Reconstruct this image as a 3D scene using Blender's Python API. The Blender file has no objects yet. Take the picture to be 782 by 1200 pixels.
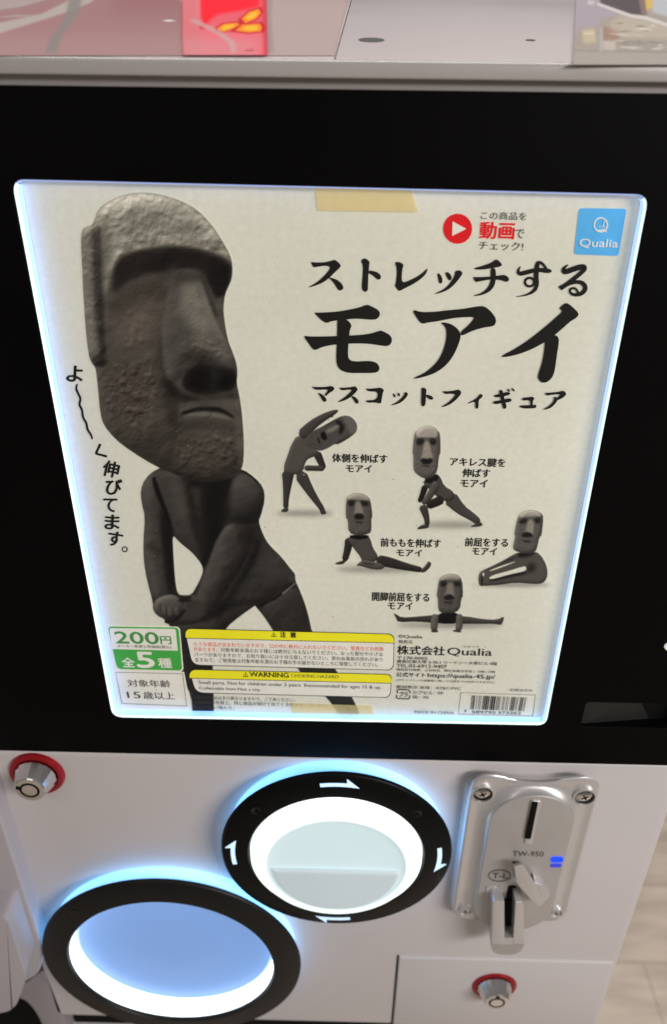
import bpy, bmesh, math, random
import numpy as np
from mathutils import Vector, Euler

# ------------------------------------------------------------------ units
S = 0.26                       # one unit of the plan below (the poster's width) in metres
sc = bpy.context.scene
COL = sc.collection
PI = math.pi

# ------------------------------------------------------------------ camera
CAM_ROT = (1.0505191529947333, -0.010840310145005383, 0.019056829351348538)
CAM_LOC = np.array([0.027707944716890295, -1.2915837972460134, 0.72729164426592])
F = 900.0; CX, CY = 391.0, 600.0
cam = bpy.data.cameras.new('camera'); co = bpy.data.objects.new('camera', cam); COL.objects.link(co)
co.location = Vector(CAM_LOC) * S; co.rotation_euler = Euler(CAM_ROT)
cam.sensor_fit = 'VERTICAL'; cam.sensor_height = 24.0; cam.lens = 24.0 * F / 1200.0
cam.clip_start = 0.01; cam.clip_end = 100
cam.dof.use_dof = True; cam.dof.focus_distance = 1.46 * S; cam.dof.aperture_fstop = 5.2
sc.camera = co
RM = np.array(Euler(CAM_ROT).to_matrix())

# ------------------------------------------------------------------ world, lamps, exposure
w = bpy.data.worlds.new('World'); sc.world = w; w.use_nodes = True
w.node_tree.nodes['Background'].inputs[0].default_value = (0.95, 0.90, 0.88, 1)
w.node_tree.nodes['Background'].inputs[1].default_value = 0.17
def area(name, loc, target, sx, sy, power, colr):
    l = bpy.data.lights.new(name, 'AREA'); l.shape = 'RECTANGLE'; l.size = sx; l.size_y = sy
    l.energy = power; l.color = colr
    o = bpy.data.objects.new(name, l); COL.objects.link(o); o.location = loc
    o.rotation_euler = (Vector(target) - Vector(loc)).to_track_quat('-Z', 'Y').to_euler()
    return o
area('ceiling_light', (-0.9, -1.5, 1.5), (-0.1, 0, -0.1), 1.3, 0.25, 3, (1, 0.95, 0.90))
area('ceiling_light', (1.1, -1.1, 0.60), (0.15, 0, -0.3), 0.9, 0.25, 18.5, (1, 0.94, 0.93))
area('ceiling_light', (0.0, 0.9, 1.6), (0.0, 0.9, -1.0), 1.6, 0.3, 34, (1, 0.96, 0.93))
sc.view_settings.view_transform = 'Standard'; sc.view_settings.look = 'None'
sc.view_settings.exposure = 0.0; sc.view_settings.gamma = 1.0
sc.render.film_transparent = False
try:
    sc.cycles.max_bounces = 8; sc.cycles.transparent_max_bounces = 12
    sc.cycles.caustics_reflective = False; sc.cycles.caustics_refractive = False
except Exception: pass

# ------------------------------------------------------------------ helpers
def ray(px, py):
    return RM @ np.array([(px - CX) / F, -(py - CY) / F, -1.0])
def un(px, py, Y=0.0):                      # a point of the photograph on the front plane y = Y
    d = ray(px, py); t = (Y - CAM_LOC[1]) / d[1]
    return CAM_LOC + t * d
LID_A = math.radians(10.0); LID_P = np.array([0, -0.02, 0.741]); LID_N = np.array([0, -math.sin(LID_A), math.cos(LID_A)])
def unl(px, py, h=0.0):                     # ... on the sloping lid, h above it
    d = ray(px, py); P = LID_P + LID_N * h
    t = ((P - CAM_LOC) @ LID_N) / (d @ LID_N)
    return CAM_LOC + t * d
def lin(c):
    c = np.asarray(c, float) / 255.0
    return np.where(c <= 0.04045, c / 12.92, ((c + 0.055) / 1.055) ** 2.4)

def new_obj(name, me, parent=None, m=None, label=None):
    o = bpy.data.objects.new(name, me); COL.objects.link(o)
    if m is not None:
        me.materials.clear(); me.materials.append(m)
    if parent is not None: o.parent = parent
    if label: o['label'] = label
    return o
def thing(name, label, cat, loc=(0, 0, 0), group=None):
    o = bpy.data.objects.new(name, None); COL.objects.link(o); o.empty_display_size = 0.02
    o['label'] = label; o['category'] = cat
    if group: o['group'] = group
    return o
def tag(o, label, cat, group=None):
    o['label'] = label; o['category'] = cat
    if group: o['group'] = group
    return o

class MB:                                    # collects verts and faces in plan units
    def __init__(s): s.v = []; s.f = []
    def add(s, vs, fs):
        n = len(s.v); s.v += [tuple(float(c) for c in p) for p in vs]; s.f += [tuple(i + n for i in f) for f in fs]; return s
    def box(s, x0, x1, y0, y1, z0, z1):
        return s.add([(x0,y0,z0),(x1,y0,z0),(x1,y1,z0),(x0,y1,z0),(x0,y0,z1),(x1,y0,z1),(x1,y1,z1),(x0,y1,z1)],
                     [(0,3,2,1),(4,5,6,7),(0,1,5,4),(1,2,6,5),(2,3,7,6),(3,0,4,7)])
    def prism(s, front, back):               # front/back: loops of 3-D points
        n = len(front); fs = [tuple(range(n)), tuple(range(2*n-1, n-1, -1))]
        fs += [(i, n+i, n+(i+1) % n, (i+1) % n) for i in range(n)]
        return s.add(list(front) + list(back), fs)
    def xz(s, loop, y0, y1):                 # loop of (x, z), extruded y0 (front) -> y1
        return s.prism([(x, y0, z) for x, z in loop], [(x, y1, z) for x, z in loop])
    def lathe(s, c, prof, n=96, close=False, a0=0.0):    # axis along y through c=(x,z); prof: list of (r, y)
        k = len(prof); vs = []; fs = []
        for j in range(n):
            a = a0 + 2*PI*j/n
            for r, y in prof: vs.append((c[0] + r*math.sin(a), y, c[1] + r*math.cos(a)))
        for j in range(n):
            jn = (j+1) % n
            for i in range(k - (0 if close else 1)):
                i2 = (i+1) % k
                fs.append((j*k+i, jn*k+i, jn*k+i2, j*k+i2))
        if not close:
            for e in (0, k-1):
                if prof[e][0] > 1e-6: pass
        return s.add(vs, fs)
    def disc(s, c, r, y, n=64):
        return s.add([(c[0]+r*math.sin(2*PI*j/n), y, c[1]+r*math.cos(2*PI*j/n)) for j in range(n)], [tuple(range(n))])
    def build(s, name, m, parent=None, bevel=0, seg=3, smooth=True, ang=35, label=None, hard=None):
        me = bpy.data.meshes.new(name)
        me.from_pydata([(x*S, y*S, z*S) for x, y, z in s.v], [], s.f)
        bm = bmesh.new(); bm.from_mesh(me)
        bmesh.ops.remove_doubles(bm, verts=bm.verts, dist=1e-7)
        bmesh.ops.recalc_face_normals(bm, faces=bm.faces)
        if bevel:
            es = [e for e in bm.edges if len(e.link_faces) == 2 and e.calc_face_angle(0) > math.radians(ang)]
            bmesh.ops.bevel(bm, geom=es, offset=bevel*S, segments=seg, profile=0.5, affect='EDGES', clamp_overlap=True)
        bm.to_mesh(me); bm.free()
        if smooth:
            me.polygons.foreach_set('use_smooth', [True]*len(me.polygons))
            me.set_sharp_from_angle(angle=math.radians(ang))
        return new_obj(name, me, parent, m, label)

def rrect(x0, x1, z0, z1, r, n=8):
    out = []
    for cx, cz, a in ((x1-r, z1-r, 0), (x0+r, z1-r, 90), (x0+r, z0+r, 180), (x1-r, z0+r, 270)):
        for k in range(n+1):
            t = math.radians(a + 90*k/n); out.append((cx + r*math.cos(t), cz + r*math.sin(t)))
    return out
def rquad(pts, r, n=6):                      # any quad with rounded corners (2-D); r a number or one per corner
    out = []; m = len(pts); rs = r if isinstance(r, (list, tuple)) else [r]*m
    for i in range(m):
        p = np.array(pts[i], float); a = np.array(pts[i-1], float) - p; b = np.array(pts[(i+1) % m], float) - p
        if rs[i] <= 0: out.append(tuple(p)); continue
        A = p + a/np.linalg.norm(a)*rs[i]; B = p + b/np.linalg.norm(b)*rs[i]
        for k in range(n+1):
            t = k/n; out.append(tuple((1-t)**2*A + 2*t*(1-t)*p + t*t*B))
    return out
def chaikin(pts, it=2, closed=True):
    P = [np.array(p, float) for p in pts]
    for _ in range(it):
        Q = []; n = len(P)
        for i in range(n if closed else n-1):
            a, b = P[i], P[(i+1) % n]
            Q += [a*.75 + b*.25, a*.25 + b*.75]
        if not closed: Q = [P[0]] + Q + [P[-1]]
        P = Q
    return [tuple(p) for p in P]

# ------------------------------------------------------------------ materials
def mat(name, col, rough=0.5, metal=0.0, spec=0.5, emit=None, estr=0.0, mottle=0.0, mscale=8.0, bump=0.0, bscale=200.0, coat=0.0, rvar=0.0):
    m = bpy.data.materials.new(name); m.use_nodes = True; nt = m.node_tree; b = nt.nodes['Principled BSDF']
    b.inputs['Base Color'].default_value = (*col, 1); b.inputs['Roughness'].default_value = rough
    b.inputs['Metallic'].default_value = metal; b.inputs['Specular IOR Level'].default_value = spec
    if coat: b.inputs['Coat Weight'].default_value = coat; b.inputs['Coat Roughness'].default_value = 0.08
    if emit: b.inputs['Emission Color'].default_value = (*emit, 1); b.inputs['Emission Strength'].default_value = estr
    tc = nt.nodes.new('ShaderNodeTexCoord')
    if mottle or rvar:
        n = nt.nodes.new('ShaderNodeTexNoise'); n.inputs['Scale'].default_value = mscale; n.inputs['Detail'].default_value = 6
        nt.links.new(tc.outputs['Object'], n.inputs['Vector'])
        if mottle:
            r = nt.nodes.new('ShaderNodeValToRGB')
            r.color_ramp.elements[0].position = 0.3; r.color_ramp.elements[1].position = 0.7
            r.color_ramp.elements[0].color = (*[c*(1-mottle) for c in col], 1)
            r.color_ramp.elements[1].color = (*[min(1, c*(1+mottle)) for c in col], 1)
            nt.links.new(n.outputs['Fac'], r.inputs[0]); nt.links.new(r.outputs[0], b.inputs['Base Color'])
        if rvar:
            mr = nt.nodes.new('ShaderNodeMapRange'); mr.inputs[3].default_value = rough-rvar; mr.inputs[4].default_value = rough+rvar
            nt.links.new(n.outputs['Fac'], mr.inputs[0]); nt.links.new(mr.outputs[0], b.inputs['Roughness'])
    if bump:
        n2 = nt.nodes.new('ShaderNodeTexNoise'); n2.inputs['Scale'].default_value = bscale; n2.inputs['Detail'].default_value = 3
        bp = nt.nodes.new('ShaderNodeBump'); bp.inputs['Strength'].default_value = bump; bp.inputs['Distance'].default_value = 0.0005
        nt.links.new(tc.outputs['Object'], n2.inputs['Vector']); nt.links.new(n2.outputs['Fac'], bp.inputs['Height'])
        nt.links.new(bp.outputs[0], b.inputs['Normal'])
    return m
M = {}
M['white'] = mat('white_plastic', (.71, .675, .665), .38, mottle=.03, mscale=7, bump=.05, bscale=900, rvar=.06)
M['lid'] = mat('white_lid', (.66, .60, .595), .16, mottle=.03, mscale=10, rvar=.05)
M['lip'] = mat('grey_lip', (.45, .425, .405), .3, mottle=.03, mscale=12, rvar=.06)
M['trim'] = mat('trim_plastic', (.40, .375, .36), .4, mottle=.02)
M['black'] = mat('satin_black', (.003, .0028, .0028), .5, spec=.05, bump=.04, bscale=1500, mottle=.2)
M['ring'] = mat('black_ring', (.011, .0105, .010), .42, spec=.25, bump=.05, bscale=1500, mottle=.15, mscale=30)
M['dialring'] = mat('black_dial_ring', (.0035, .0042, .0042), .4, spec=.12, bump=.05, bscale=1500, mottle=.15, mscale=30)
M['dark'] = mat('dark_recess', (.006, .006, .006), .7, spec=.1)
M['greyblack'] = mat('grey_black', (.020, .019, .017), .5, spec=.3, mottle=.15, mscale=40)
M['chrome'] = mat('chrome', (.86, .84, .82), .12, 1.0, mottle=.03, mscale=60)
M['silver'] = mat('silver_cast', (.74, .73, .72), .34, .6, bump=.05, bscale=2500, mottle=.03, mscale=40, rvar=.05)
M['plate'] = mat('silver_plate', (.57, .55, .525), .48, .4, bump=.06, bscale=3000, mottle=.03, mscale=60)
M['red'] = mat('red_anodised', (.42, .012, .02), .22, .35, mottle=.1)
M['led_strip'] = mat('led_strip', (.8, .9, 1), .5, emit=(.28, .46, .9), estr=1.05)
M['led_left'] = mat('led_strip_blue', (.7, .85, 1), .5, emit=(.07, .26, 1), estr=2.3)
M['led_top'] = mat('led_strip_dim', (.6, .7, 1), .5, emit=(.30, .42, .9), estr=.5)
M['led_bottom'] = mat('led_strip_bottom', (.7, .9, 1), .5, emit=(.12, .34, 1), estr=1.5)
M['rim'] = mat('lit_rim', (.8, .95, 1), .4, emit=(.72, 1, 1), estr=1.15)
M['rim_dim'] = mat('lit_rim_dim', (.5, .6, .9), .4, emit=(.30, .40, .85), estr=.7)
M['halo'] = mat('halo_light', (.7, .85, 1), .5, emit=(.15, .48, 1), estr=1.6)
M['glow_wall'] = mat('lit_acrylic', (.9, .95, .95), .3, emit=(.93, 1, .98), estr=1.9)
M['skirt'] = mat('lit_knob_skirt', (.9, .95, .95), .25, emit=(.93, 1, .96), estr=1.25)
M['rimk2'] = mat('lit_knob_inner', (.7, .8, .82), .3, emit=(.56, .78, .82), estr=.52)
M['rimk'] = mat('lit_knob_rim', (.8, .88, .9), .3, emit=(.80, .98, 1), estr=.85)
M['knob'] = mat('milky_knob', (.62, .70, .72), .3, emit=(.58, .80, .84), estr=.50, mottle=.03, mscale=25)
M['grip'] = mat('milky_grip', (.56, .61, .63), .3, emit=(.48, .62, .66), estr=.42, mottle=.04, mscale=20)
M['arrow'] = mat('lit_arrow', (.6, .75, .9), .4, emit=(.50, .74, 1), estr=.85)
M['flap'] = mat('blue_flap', (.20, .34, .68), .3, emit=(.20, .42, .86), estr=.38, mottle=.03, mscale=15, rvar=.05)
M['blue_led'] = mat('blue_led', (.01, .02, .5), .5, spec=.1, emit=(.008, .07, 1), estr=1.2)
M['blue_led_reflection'] = mat('blue_led_reflection', (.06, .07, .5), .5, spec=.1, emit=(.03, .05, .8), estr=.5)
M['ink_grey'] = mat('grey_ink', (.07, .065, .06), .6)
M['nb'] = mat('neighbour_plastic', (.50, .47, .49), .4, mottle=.03, mscale=10)
M['floor'] = None

def paper_material(name, fig=False):
    m = bpy.data.materials.new(name); m.use_nodes = True; nt = m.node_tree; b = nt.nodes['Principled BSDF']; L = nt.links
    tc = nt.nodes.new('ShaderNodeTexCoord')
    n = nt.nodes.new('ShaderNodeTexNoise'); n.inputs['Scale'].default_value = 330; n.inputs['Detail'].default_value = 5; n.inputs['Roughness'].default_value = .6
    L.new(tc.outputs['Object'], n.inputs['Vector'])
    r = nt.nodes.new('ShaderNodeValToRGB'); e = r.color_ramp.elements
    e[0].position = .3; e[1].position = .72
    e[0].color = (*[c*.945 for c in PAPER], 1); e[1].color = (*[c*1.04 for c in PAPER], 1)
    L.new(n.outputs['Fac'], r.inputs[0])
    n3 = nt.nodes.new('ShaderNodeTexNoise'); n3.inputs['Scale'].default_value = 14; n3.inputs['Detail'].default_value = 3
    L.new(tc.outputs['Object'], n3.inputs['Vector'])
    mr = nt.nodes.new('ShaderNodeMapRange'); mr.inputs[1].default_value = .3; mr.inputs[2].default_value = .7; mr.inputs[3].default_value = .955; mr.inputs[4].default_value = 1.03
    L.new(n3.outputs['Fac'], mr.inputs[0])
    mul = nt.nodes.new('ShaderNodeVectorMath'); mul.operation = 'SCALE'
    L.new(r.outputs[0], mul.inputs[0]); L.new(mr.outputs[0], mul.inputs['Scale'])
    out = mul.outputs[0]
    if fig:
        at = nt.nodes.new('ShaderNodeAttribute'); at.attribute_name = 'ink'
        mx = nt.nodes.new('ShaderNodeMix'); mx.data_type = 'RGBA'
        L.new(at.outputs['Alpha'], mx.inputs[0]); L.new(out, mx.inputs[6]); L.new(at.outputs['Color'], mx.inputs[7])
        out = mx.outputs[2]
    L.new(out, b.inputs['Base Color']); L.new(out, b.inputs['Emission Color'])
    b.inputs['Emission Strength'].default_value = BACKLIT       # the poster is a backlit sheet
    b.inputs['Roughness'].default_value = .6; b.inputs['Specular IOR Level'].default_value = .2
    return m
PAPER = (.79, .785, .655); BACKLIT = 0.17; GAIN = 1.42
M['paper'] = paper_material('poster_paper'); M['print'] = paper_material('poster_print', True)
def ink(name, rgb, rough=.55):
    c = tuple(np.clip(lin(rgb)*GAIN, 0, 1))
    return mat(name, c, rough, spec=.2, emit=c, estr=BACKLIT, mottle=.06, mscale=120)
M['k'] = ink('black_ink', (24, 23, 20)); M['k2'] = ink('soft_black_ink', (52, 50, 46)); M['rd'] = ink('red_ink', (196, 26, 30)); M['rd2'] = ink('small_red_ink', (186, 66, 58))
M['grn'] = ink('green_ink', (60, 150, 62)); M['yel'] = ink('yellow_ink', (222, 208, 34)); M['blu'] = ink('blue_ink', (78, 158, 208))
M['wht'] = ink('white_ink', (206, 204, 192)); M['gry'] = ink('grey_ink', (110, 108, 100)); M['dgrn'] = ink('dark_green_ink', (66, 128, 68))
M['brn'] = ink('brown_ink', (60, 40, 38))

# ------------------------------------------------------------------ setting: floor
def floor_material():
    m = bpy.data.materials.new('floor_boards'); m.use_nodes = True; nt = m.node_tree; b = nt.nodes['Principled BSDF']; L = nt.links
    tc = nt.nodes.new('ShaderNodeTexCoord'); mp = nt.nodes.new('ShaderNodeMapping'); mp.inputs['Scale'].default_value = (3, 14, 1)
    n = nt.nodes.new('ShaderNodeTexNoise'); n.inputs['Scale'].default_value = 2.2; n.inputs['Detail'].default_value = 8
    br = nt.nodes.new('ShaderNodeTexBrick'); br.inputs['Scale'].default_value = 1.0; br.inputs['Brick Width'].default_value = 1.1; br.inputs['Row Height'].default_value = .15
    br.inputs['Mortar Size'].default_value = .002; br.inputs['Color1'].default_value = (.60, .51, .42, 1); br.inputs['Color2'].default_value = (.66, .57, .47, 1); br.inputs['Mortar'].default_value = (.50, .42, .34, 1)
    L.new(tc.outputs['Object'], br.inputs['Vector']); L.new(tc.outputs['Object'], mp.inputs[0]); L.new(mp.outputs[0], n.inputs['Vector'])
    mr = nt.nodes.new('ShaderNodeMapRange'); mr.inputs[1].default_value = .3; mr.inputs[2].default_value = .7; mr.inputs[3].default_value = .72; mr.inputs[4].default_value = 1.15
    L.new(n.outputs['Fac'], mr.inputs[0])
    mul = nt.nodes.new('ShaderNodeVectorMath'); mul.operation = 'SCALE'; L.new(br.outputs[0], mul.inputs[0]); L.new(mr.outputs[0], mul.inputs['Scale'])
    L.new(mul.outputs[0], b.inputs['Base Color']); b.inputs['Roughness'].default_value = .4
    return m
ZF = -4.46
fl = MB().add([(-40, -40, ZF), (40, -40, ZF), (40, 40, ZF), (-40, 40, ZF)], [(0, 1, 2, 3)]).build('floor', floor_material(), smooth=False)
fl['kind'] = 'structure'

# ------------------------------------------------------------------ the capsule machine
mach = thing('capsule_machine', 'white capsule toy vending machine with black poster window, glowing dial and coin slot', 'vending machine')
XL, XR = -0.838, 0.846; ZB = -1.852; ZS = -0.6865; ZT = 0.7045; DEP = 1.35
YP = 0.024                                   # the poster stands this far behind the window's front
# white body
MB().xz(rrect(XL, XR, ZB, ZS - .0005, .03), 0.0, DEP).build('cabinet', M['white'], mach, bevel=.006, ang=50)
MB().box(XL+.03, XR-.03, YP+.03, DEP, ZS, ZT+.01).build('upper_cabinet', M['white'], mach, bevel=.004)
MB().box(XL+.02, XR-.02, .05, DEP-.02, ZB-.14, ZB+.02).build('plinth', M['dark'], mach)
# black window frame with the poster opening and a finger pocket cut through it
corn = [(12.5, 210), (762, 228), (640.5, 851.5), (131.5, 842)]
Wq = [(un(*p)[0], un(*p)[2]) for p in corn]
Wloop = rquad(Wq, [.022, .022, .022, .026])
pk = [un(685.4, 823.2), un(800, 825), un(800, 856), un(679.5, 851.5)]
pz0 = un(680, 851.5)[2]; pz1 = un(686, 823)[2]; px0 = .583
PKloop = rrect(px0, .80, pz0, pz1, .008, 4)
cu = bpy.data.curves.new('window_frame', 'CURVE'); cu.dimensions = '2D'; cu.fill_mode = 'BOTH'; cu.extrude = .0145*S; cu.bevel_depth = .0015*S; cu.bevel_resolution = 1
cu.offset = -.0015*S
for loop in (rrect(XL - .02, XR + .02, ZS, ZT, .012), Wloop, PKloop):
    sp = cu.splines.new('POLY'); sp.points.add(len(loop)-1); sp.use_cyclic_u = True
    for i, (x, z) in enumerate(loop): sp.points[i].co = (x*S, z*S, 0, 1)
tmp = bpy.data.objects.new('tmp', cu); COL.objects.link(tmp)
me = bpy.data.meshes.new_from_object(tmp.evaluated_get(bpy.context.evaluated_depsgraph_get())); bpy.data.objects.remove(tmp)
for v in me.vertices: v.co = (v.co.x, .016*S - v.co.z, v.co.y)
bm = bmesh.new(); bm.from_mesh(me); bmesh.ops.recalc_face_normals(bm, faces=bm.faces); bm.to_mesh(me); bm.free()
new_obj('window_frame', me, mach, M['black'])
MB().box(XL-.02, XR+.02, YP+.006, YP+.030, ZS+.002, ZT-.002).build('window_back', M['dark'], mach)
# finger pocket: a sloping grey plate inside the cut
MB().add([(px0-.004, .008, pz0-.01), (px0+.17, .030, pz0-.01), (px0+.15, .034, pz1+.01), (px0+.005, .034, pz1+.01)], [(0, 1, 2, 3)]).build('finger_pocket', M['greyblack'], mach, smooth=False)
p = un(784, 757)
MB().lathe((p[0], p[2]), [(.010, 0), (.009, -.005), (.005, -.008), (0, -.009)], 32).build('pilot_light', mat('pilot_white', (.9, .86, .82), .3, emit=(1, .95, .88), estr=.5), mach)
# light strips lining the opening
cW = np.mean(np.array(Wq), 0)
def strip(i, j, m, mrim, wd):
    nW = len(Wloop)//4; idx = [i*nW+k for k in range(nW//2, nW)] + [j*nW+k for k in range(0, nW//2+1)]
    NW = len(Wloop); ps, nn = [], []
    for k in idx:
        q = np.array(Wloop[k]); d = np.array(Wloop[(k+1) % NW]) - np.array(Wloop[k-1]); e = np.array([-d[1], d[0]])/np.linalg.norm(d)
        if e @ (cW-q) < 0: e = -e
        ps.append(q); nn.append(e)
    L = len(ps); o = [q-e*.003 for q, e in zip(ps, nn)]; r = [q+e*wd for q, e in zip(ps, nn)]
    w_ = MB().add([(x, .0047, z) for x, z in r] + [(x, YP-.001, z) for x, z in r], [(k, k+1, L+k+1, L+k) for k in range(L-1)]).build('light_strip', m, mach, ang=60)
    MB().add([(x, .0045, z) for x, z in r] + [(x, .0045, z) for x, z in o] + [(x, .0075, z) for x, z in r] + [(x, .0075, z) for x, z in o],
        [(k, L+k, L+k+1, k+1) for k in range(L-1)] + [(2*L+k, 2*L+k+1, 3*L+k+1, 3*L+k) for k in range(L-1)]).build('lit_rim', mrim, w_, ang=60)
strip(3, 0, M['led_left'], M['rim'], .0062); strip(1, 2, M['led_strip'], M['rim'], .0042); strip(2, 3, M['led_bottom'], M['rim'], .0060); strip(0, 1, M['led_top'], M['rim_dim'], .0022)
# clear pane
gm = bpy.data.materials.new('clear_pane'); gm.use_nodes = True; nt = gm.node_tree; nt.nodes.clear()
o_ = nt.nodes.new('ShaderNodeOutputMaterial'); mx = nt.nodes.new('ShaderNodeMixShader'); tr = nt.nodes.new('ShaderNodeBsdfTransparent'); gl = nt.nodes.new('ShaderNodeBsdfGlossy'); fr = nt.nodes.new('ShaderNodeFresnel')
gl.inputs['Roughness'].default_value = .03; fr.inputs[0].default_value = 1.17; tr.inputs[0].default_value = (.985, .99, .985, 1)
nt.links.new(fr.outputs[0], mx.inputs[0]); nt.links.new(tr.outputs[0], mx.inputs[1]); nt.links.new(gl.outputs[0], mx.inputs[2]); nt.links.new(mx.outputs[0], o_.inputs[0])
inner = [tuple(cW + (np.array(q)-cW)*.9945) for q in Wloop]
MB().add([(x, .003, z) for x, z in inner], [tuple(range(len(inner)))]).build('window_pane', gm, mach, smooth=False)
rd_ = random.Random(11); du = MB()
for k_ in range(38):
    x, z, r_ = rd_.uniform(-.48, .48), rd_.uniform(-.55, .55), rd_.choice((.0007, .0009, .0011, .0016))
    if rd_.random() < 0: a_ = rd_.uniform(0, PI); du.xz([(x-.008*math.cos(a_)-.0004, z-.008*math.sin(a_)), (x+.008*math.cos(a_), z+.008*math.sin(a_)), (x+.0004, z+.0009)], .0022, .0027)
    else: du.xz([(x+r_*math.cos(t), z+r_*.8*math.sin(t)) for t in np.linspace(0, 2*PI, 7, endpoint=False)], .0022, .0027)
du.build('dust_flecks', mat('dust', (.45, .44, .41), .8), mach, smooth=False)['kind'] = 'stuff'
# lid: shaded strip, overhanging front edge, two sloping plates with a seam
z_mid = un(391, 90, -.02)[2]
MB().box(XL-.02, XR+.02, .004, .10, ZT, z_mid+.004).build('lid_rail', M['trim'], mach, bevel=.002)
def lidpt(x, y, h=0): return (x, y - LID_N[1]*0 , LID_P[2] + (y-LID_P[1])*math.tan(LID_A) + h)
def lid_plate(x0a, x1a, x0b, x1b, name, m, y0=-.0042, y1=.96, t=.0225, bev=.0006):
    top = [lidpt(x0a, y0), lidpt(x1a, y0), lidpt(x1b, y1), lidpt(x0b, y1)]
    bot = [(x, y, z - (t if y < .01 else .12)) for x, y, z in top]
    return MB().prism(top, bot).build(name, m, mach, bevel=bev, seg=3)
lid_plate(-.9, .9, -.9, .9, 'lid_lip', M['lip'], -.02, -.0045, .0225, .0045)
sA = unl(393.5, 66); sB = unl(412, 0); k = (sB[0]-sA[0])/(sB[1]-sA[1]); xs0 = sA[0] + k*(-.02-sA[1]); xs1 = sA[0] + k*(.96-sA[1])
lid_plate(-.9, xs0-.001, -.9, xs1-.001, 'lid_plate', M['lid'])
lid_plate(xs0+.001, .9, xs1+.001, .9, 'lid_plate', M['lid'])
for (px, py, r) in ((435.5, 46.5, .021), (622, 46.8, .008)):
    c = unl(px, py, .0006); ux = np.array([1, 0, 0]); uy = np.cross(LID_N, ux)
    MB().add([c + r*(math.cos(a)*ux + math.sin(a)*uy) for a in np.linspace(0, 2*PI, 32, endpoint=False)], [tuple(range(32))]).build('screw_hole', M['greyblack'], mach, smooth=False)

# ---- turn dial
dial = None
def standoff_ring(c, R, r, name, halo_r, parent, rm, ytop=-.060, yin=-.067):
    # a flat black ring standing off the white panel, with a light tube behind it
    o = MB().lathe(c, [(r, ytop+.012), (r+.0005, yin+.004), (r+.004, yin), (R-.006, ytop), (R-.001, ytop+.004), (R, ytop+.010), (R-.004, ytop+.014), (r+.003, ytop+.014)], 160, close=True).build(name, rm, parent, ang=50)
    MB().lathe(c, [(halo_r, -.003), (halo_r, ytop+.018), (halo_r-.012, ytop+.018), (halo_r-.012, -.003)], 128, close=True).build('halo_tube', M['halo'], o, ang=50)
    return o
DC = (.0290, -.9605); DR, Dr = .2870, .2150
dial = standoff_ring(DC, DR, Dr, 'turn_dial', DR-.016, mach, M['dialring'])
def polar_arrow(c, a0, y):
    pts = []
    shaft_o, shaft_i = .2615, .2450
    for a in np.linspace(-13, 1, 8): pts.append((shaft_o, a))
    pts += [(.2755, .5), (.243, 11)]
    for a in np.linspace(10, -13, 10): pts.append((shaft_i - .002*(a > 0), a))
    lp = [(c[0] + r*math.sin(math.radians(a+a0)), c[1] + r*math.cos(math.radians(a+a0))) for r, a in pts]
    return MB().xz(lp, y-.0012, y+.0008)
for a0 in (4, 94, 184, 274): polar_arrow(DC, a0, -.0622).build('arrow', M['arrow'], dial, smooth=False)
def ring_screw(c, rad, ang, parent):
    a = math.radians(ang); q = (c[0] + rad*math.sin(a), c[1] + rad*math.cos(a))
    MB().lathe(q, [(.0125, -.0595), (.012, -.0640), (.0095, -.0643), (.008, -.0630), (0, -.0630)], 24).build('screw', M['ring'], parent)
ring_screw(DC, .252, -50, dial); ring_screw(DC, .252, 49, dial)
MB().lathe(DC, [(Dr-.001, -.056), (Dr-.004, -.072), (.1950, -.086), (.188, -.093), (.183, -.0965), (.178, -.0965), (.1755, -.0935), (.174, -.088)], 128).build('knob_skirt', M['skirt'], dial)
MB().lathe(DC, [(.1838, -.0960), (.181, -.0978), (.177, -.0982), (.173, -.0965), (.1705, -.0935)], 128).build('knob_rim', M['rimk'], dial)
MB().lathe(DC, [(.1712, -.0940), (.166, -.0915), (.155, -.0898), (.140, -.0888), (.08, -.0878), (0, -.0875)], 128).build('knob_face', M['knob'], dial)
# the grip: a half-round raised plate on the lower part of the knob
g = [(DC[0] + .1665*math.sin(a), DC[1] - .004 + .1665*math.cos(a)) for a in np.linspace(math.radians(92), math.radians(268), 40)]
lo = [(x, z) for x, z in g]
def arcplate(lo, yt, yb, sh): 
    cx = DC[0]; cz = DC[1]-.06
    return MB().prism([(cx+(x-cx)*sh, yt, cz+(z-cz)*sh) for x, z in lo], [(x, yb, z) for x, z in lo])
arcplate(lo, -.0995, -.088, .90).build('knob_grip', M['grip'], dial, bevel=.004, seg=5, ang=30)
# ---- prize outlet
OC = (-.4262, -1.4470); OR, Or = .3625, .2850
outlet = standoff_ring(OC, OR, Or, 'prize_outlet', OR-.018, mach, M['ring'])
ring_screw(OC, .328, -46, outlet)
MB().lathe(OC, [(Or, -.056), (Or-.001, -.030), (Or-.002, -.004), (Or-.004, -.002)], 160).build('lit_wall', M['glow_wall'], outlet)
MB().lathe(OC, [(Or-.003, -.0045), (Or-.011, -.0075), (Or-.016, -.0050), (.15, -.0045), (0, -.0045)], 128).build('flap', M['flap'], outlet)

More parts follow.
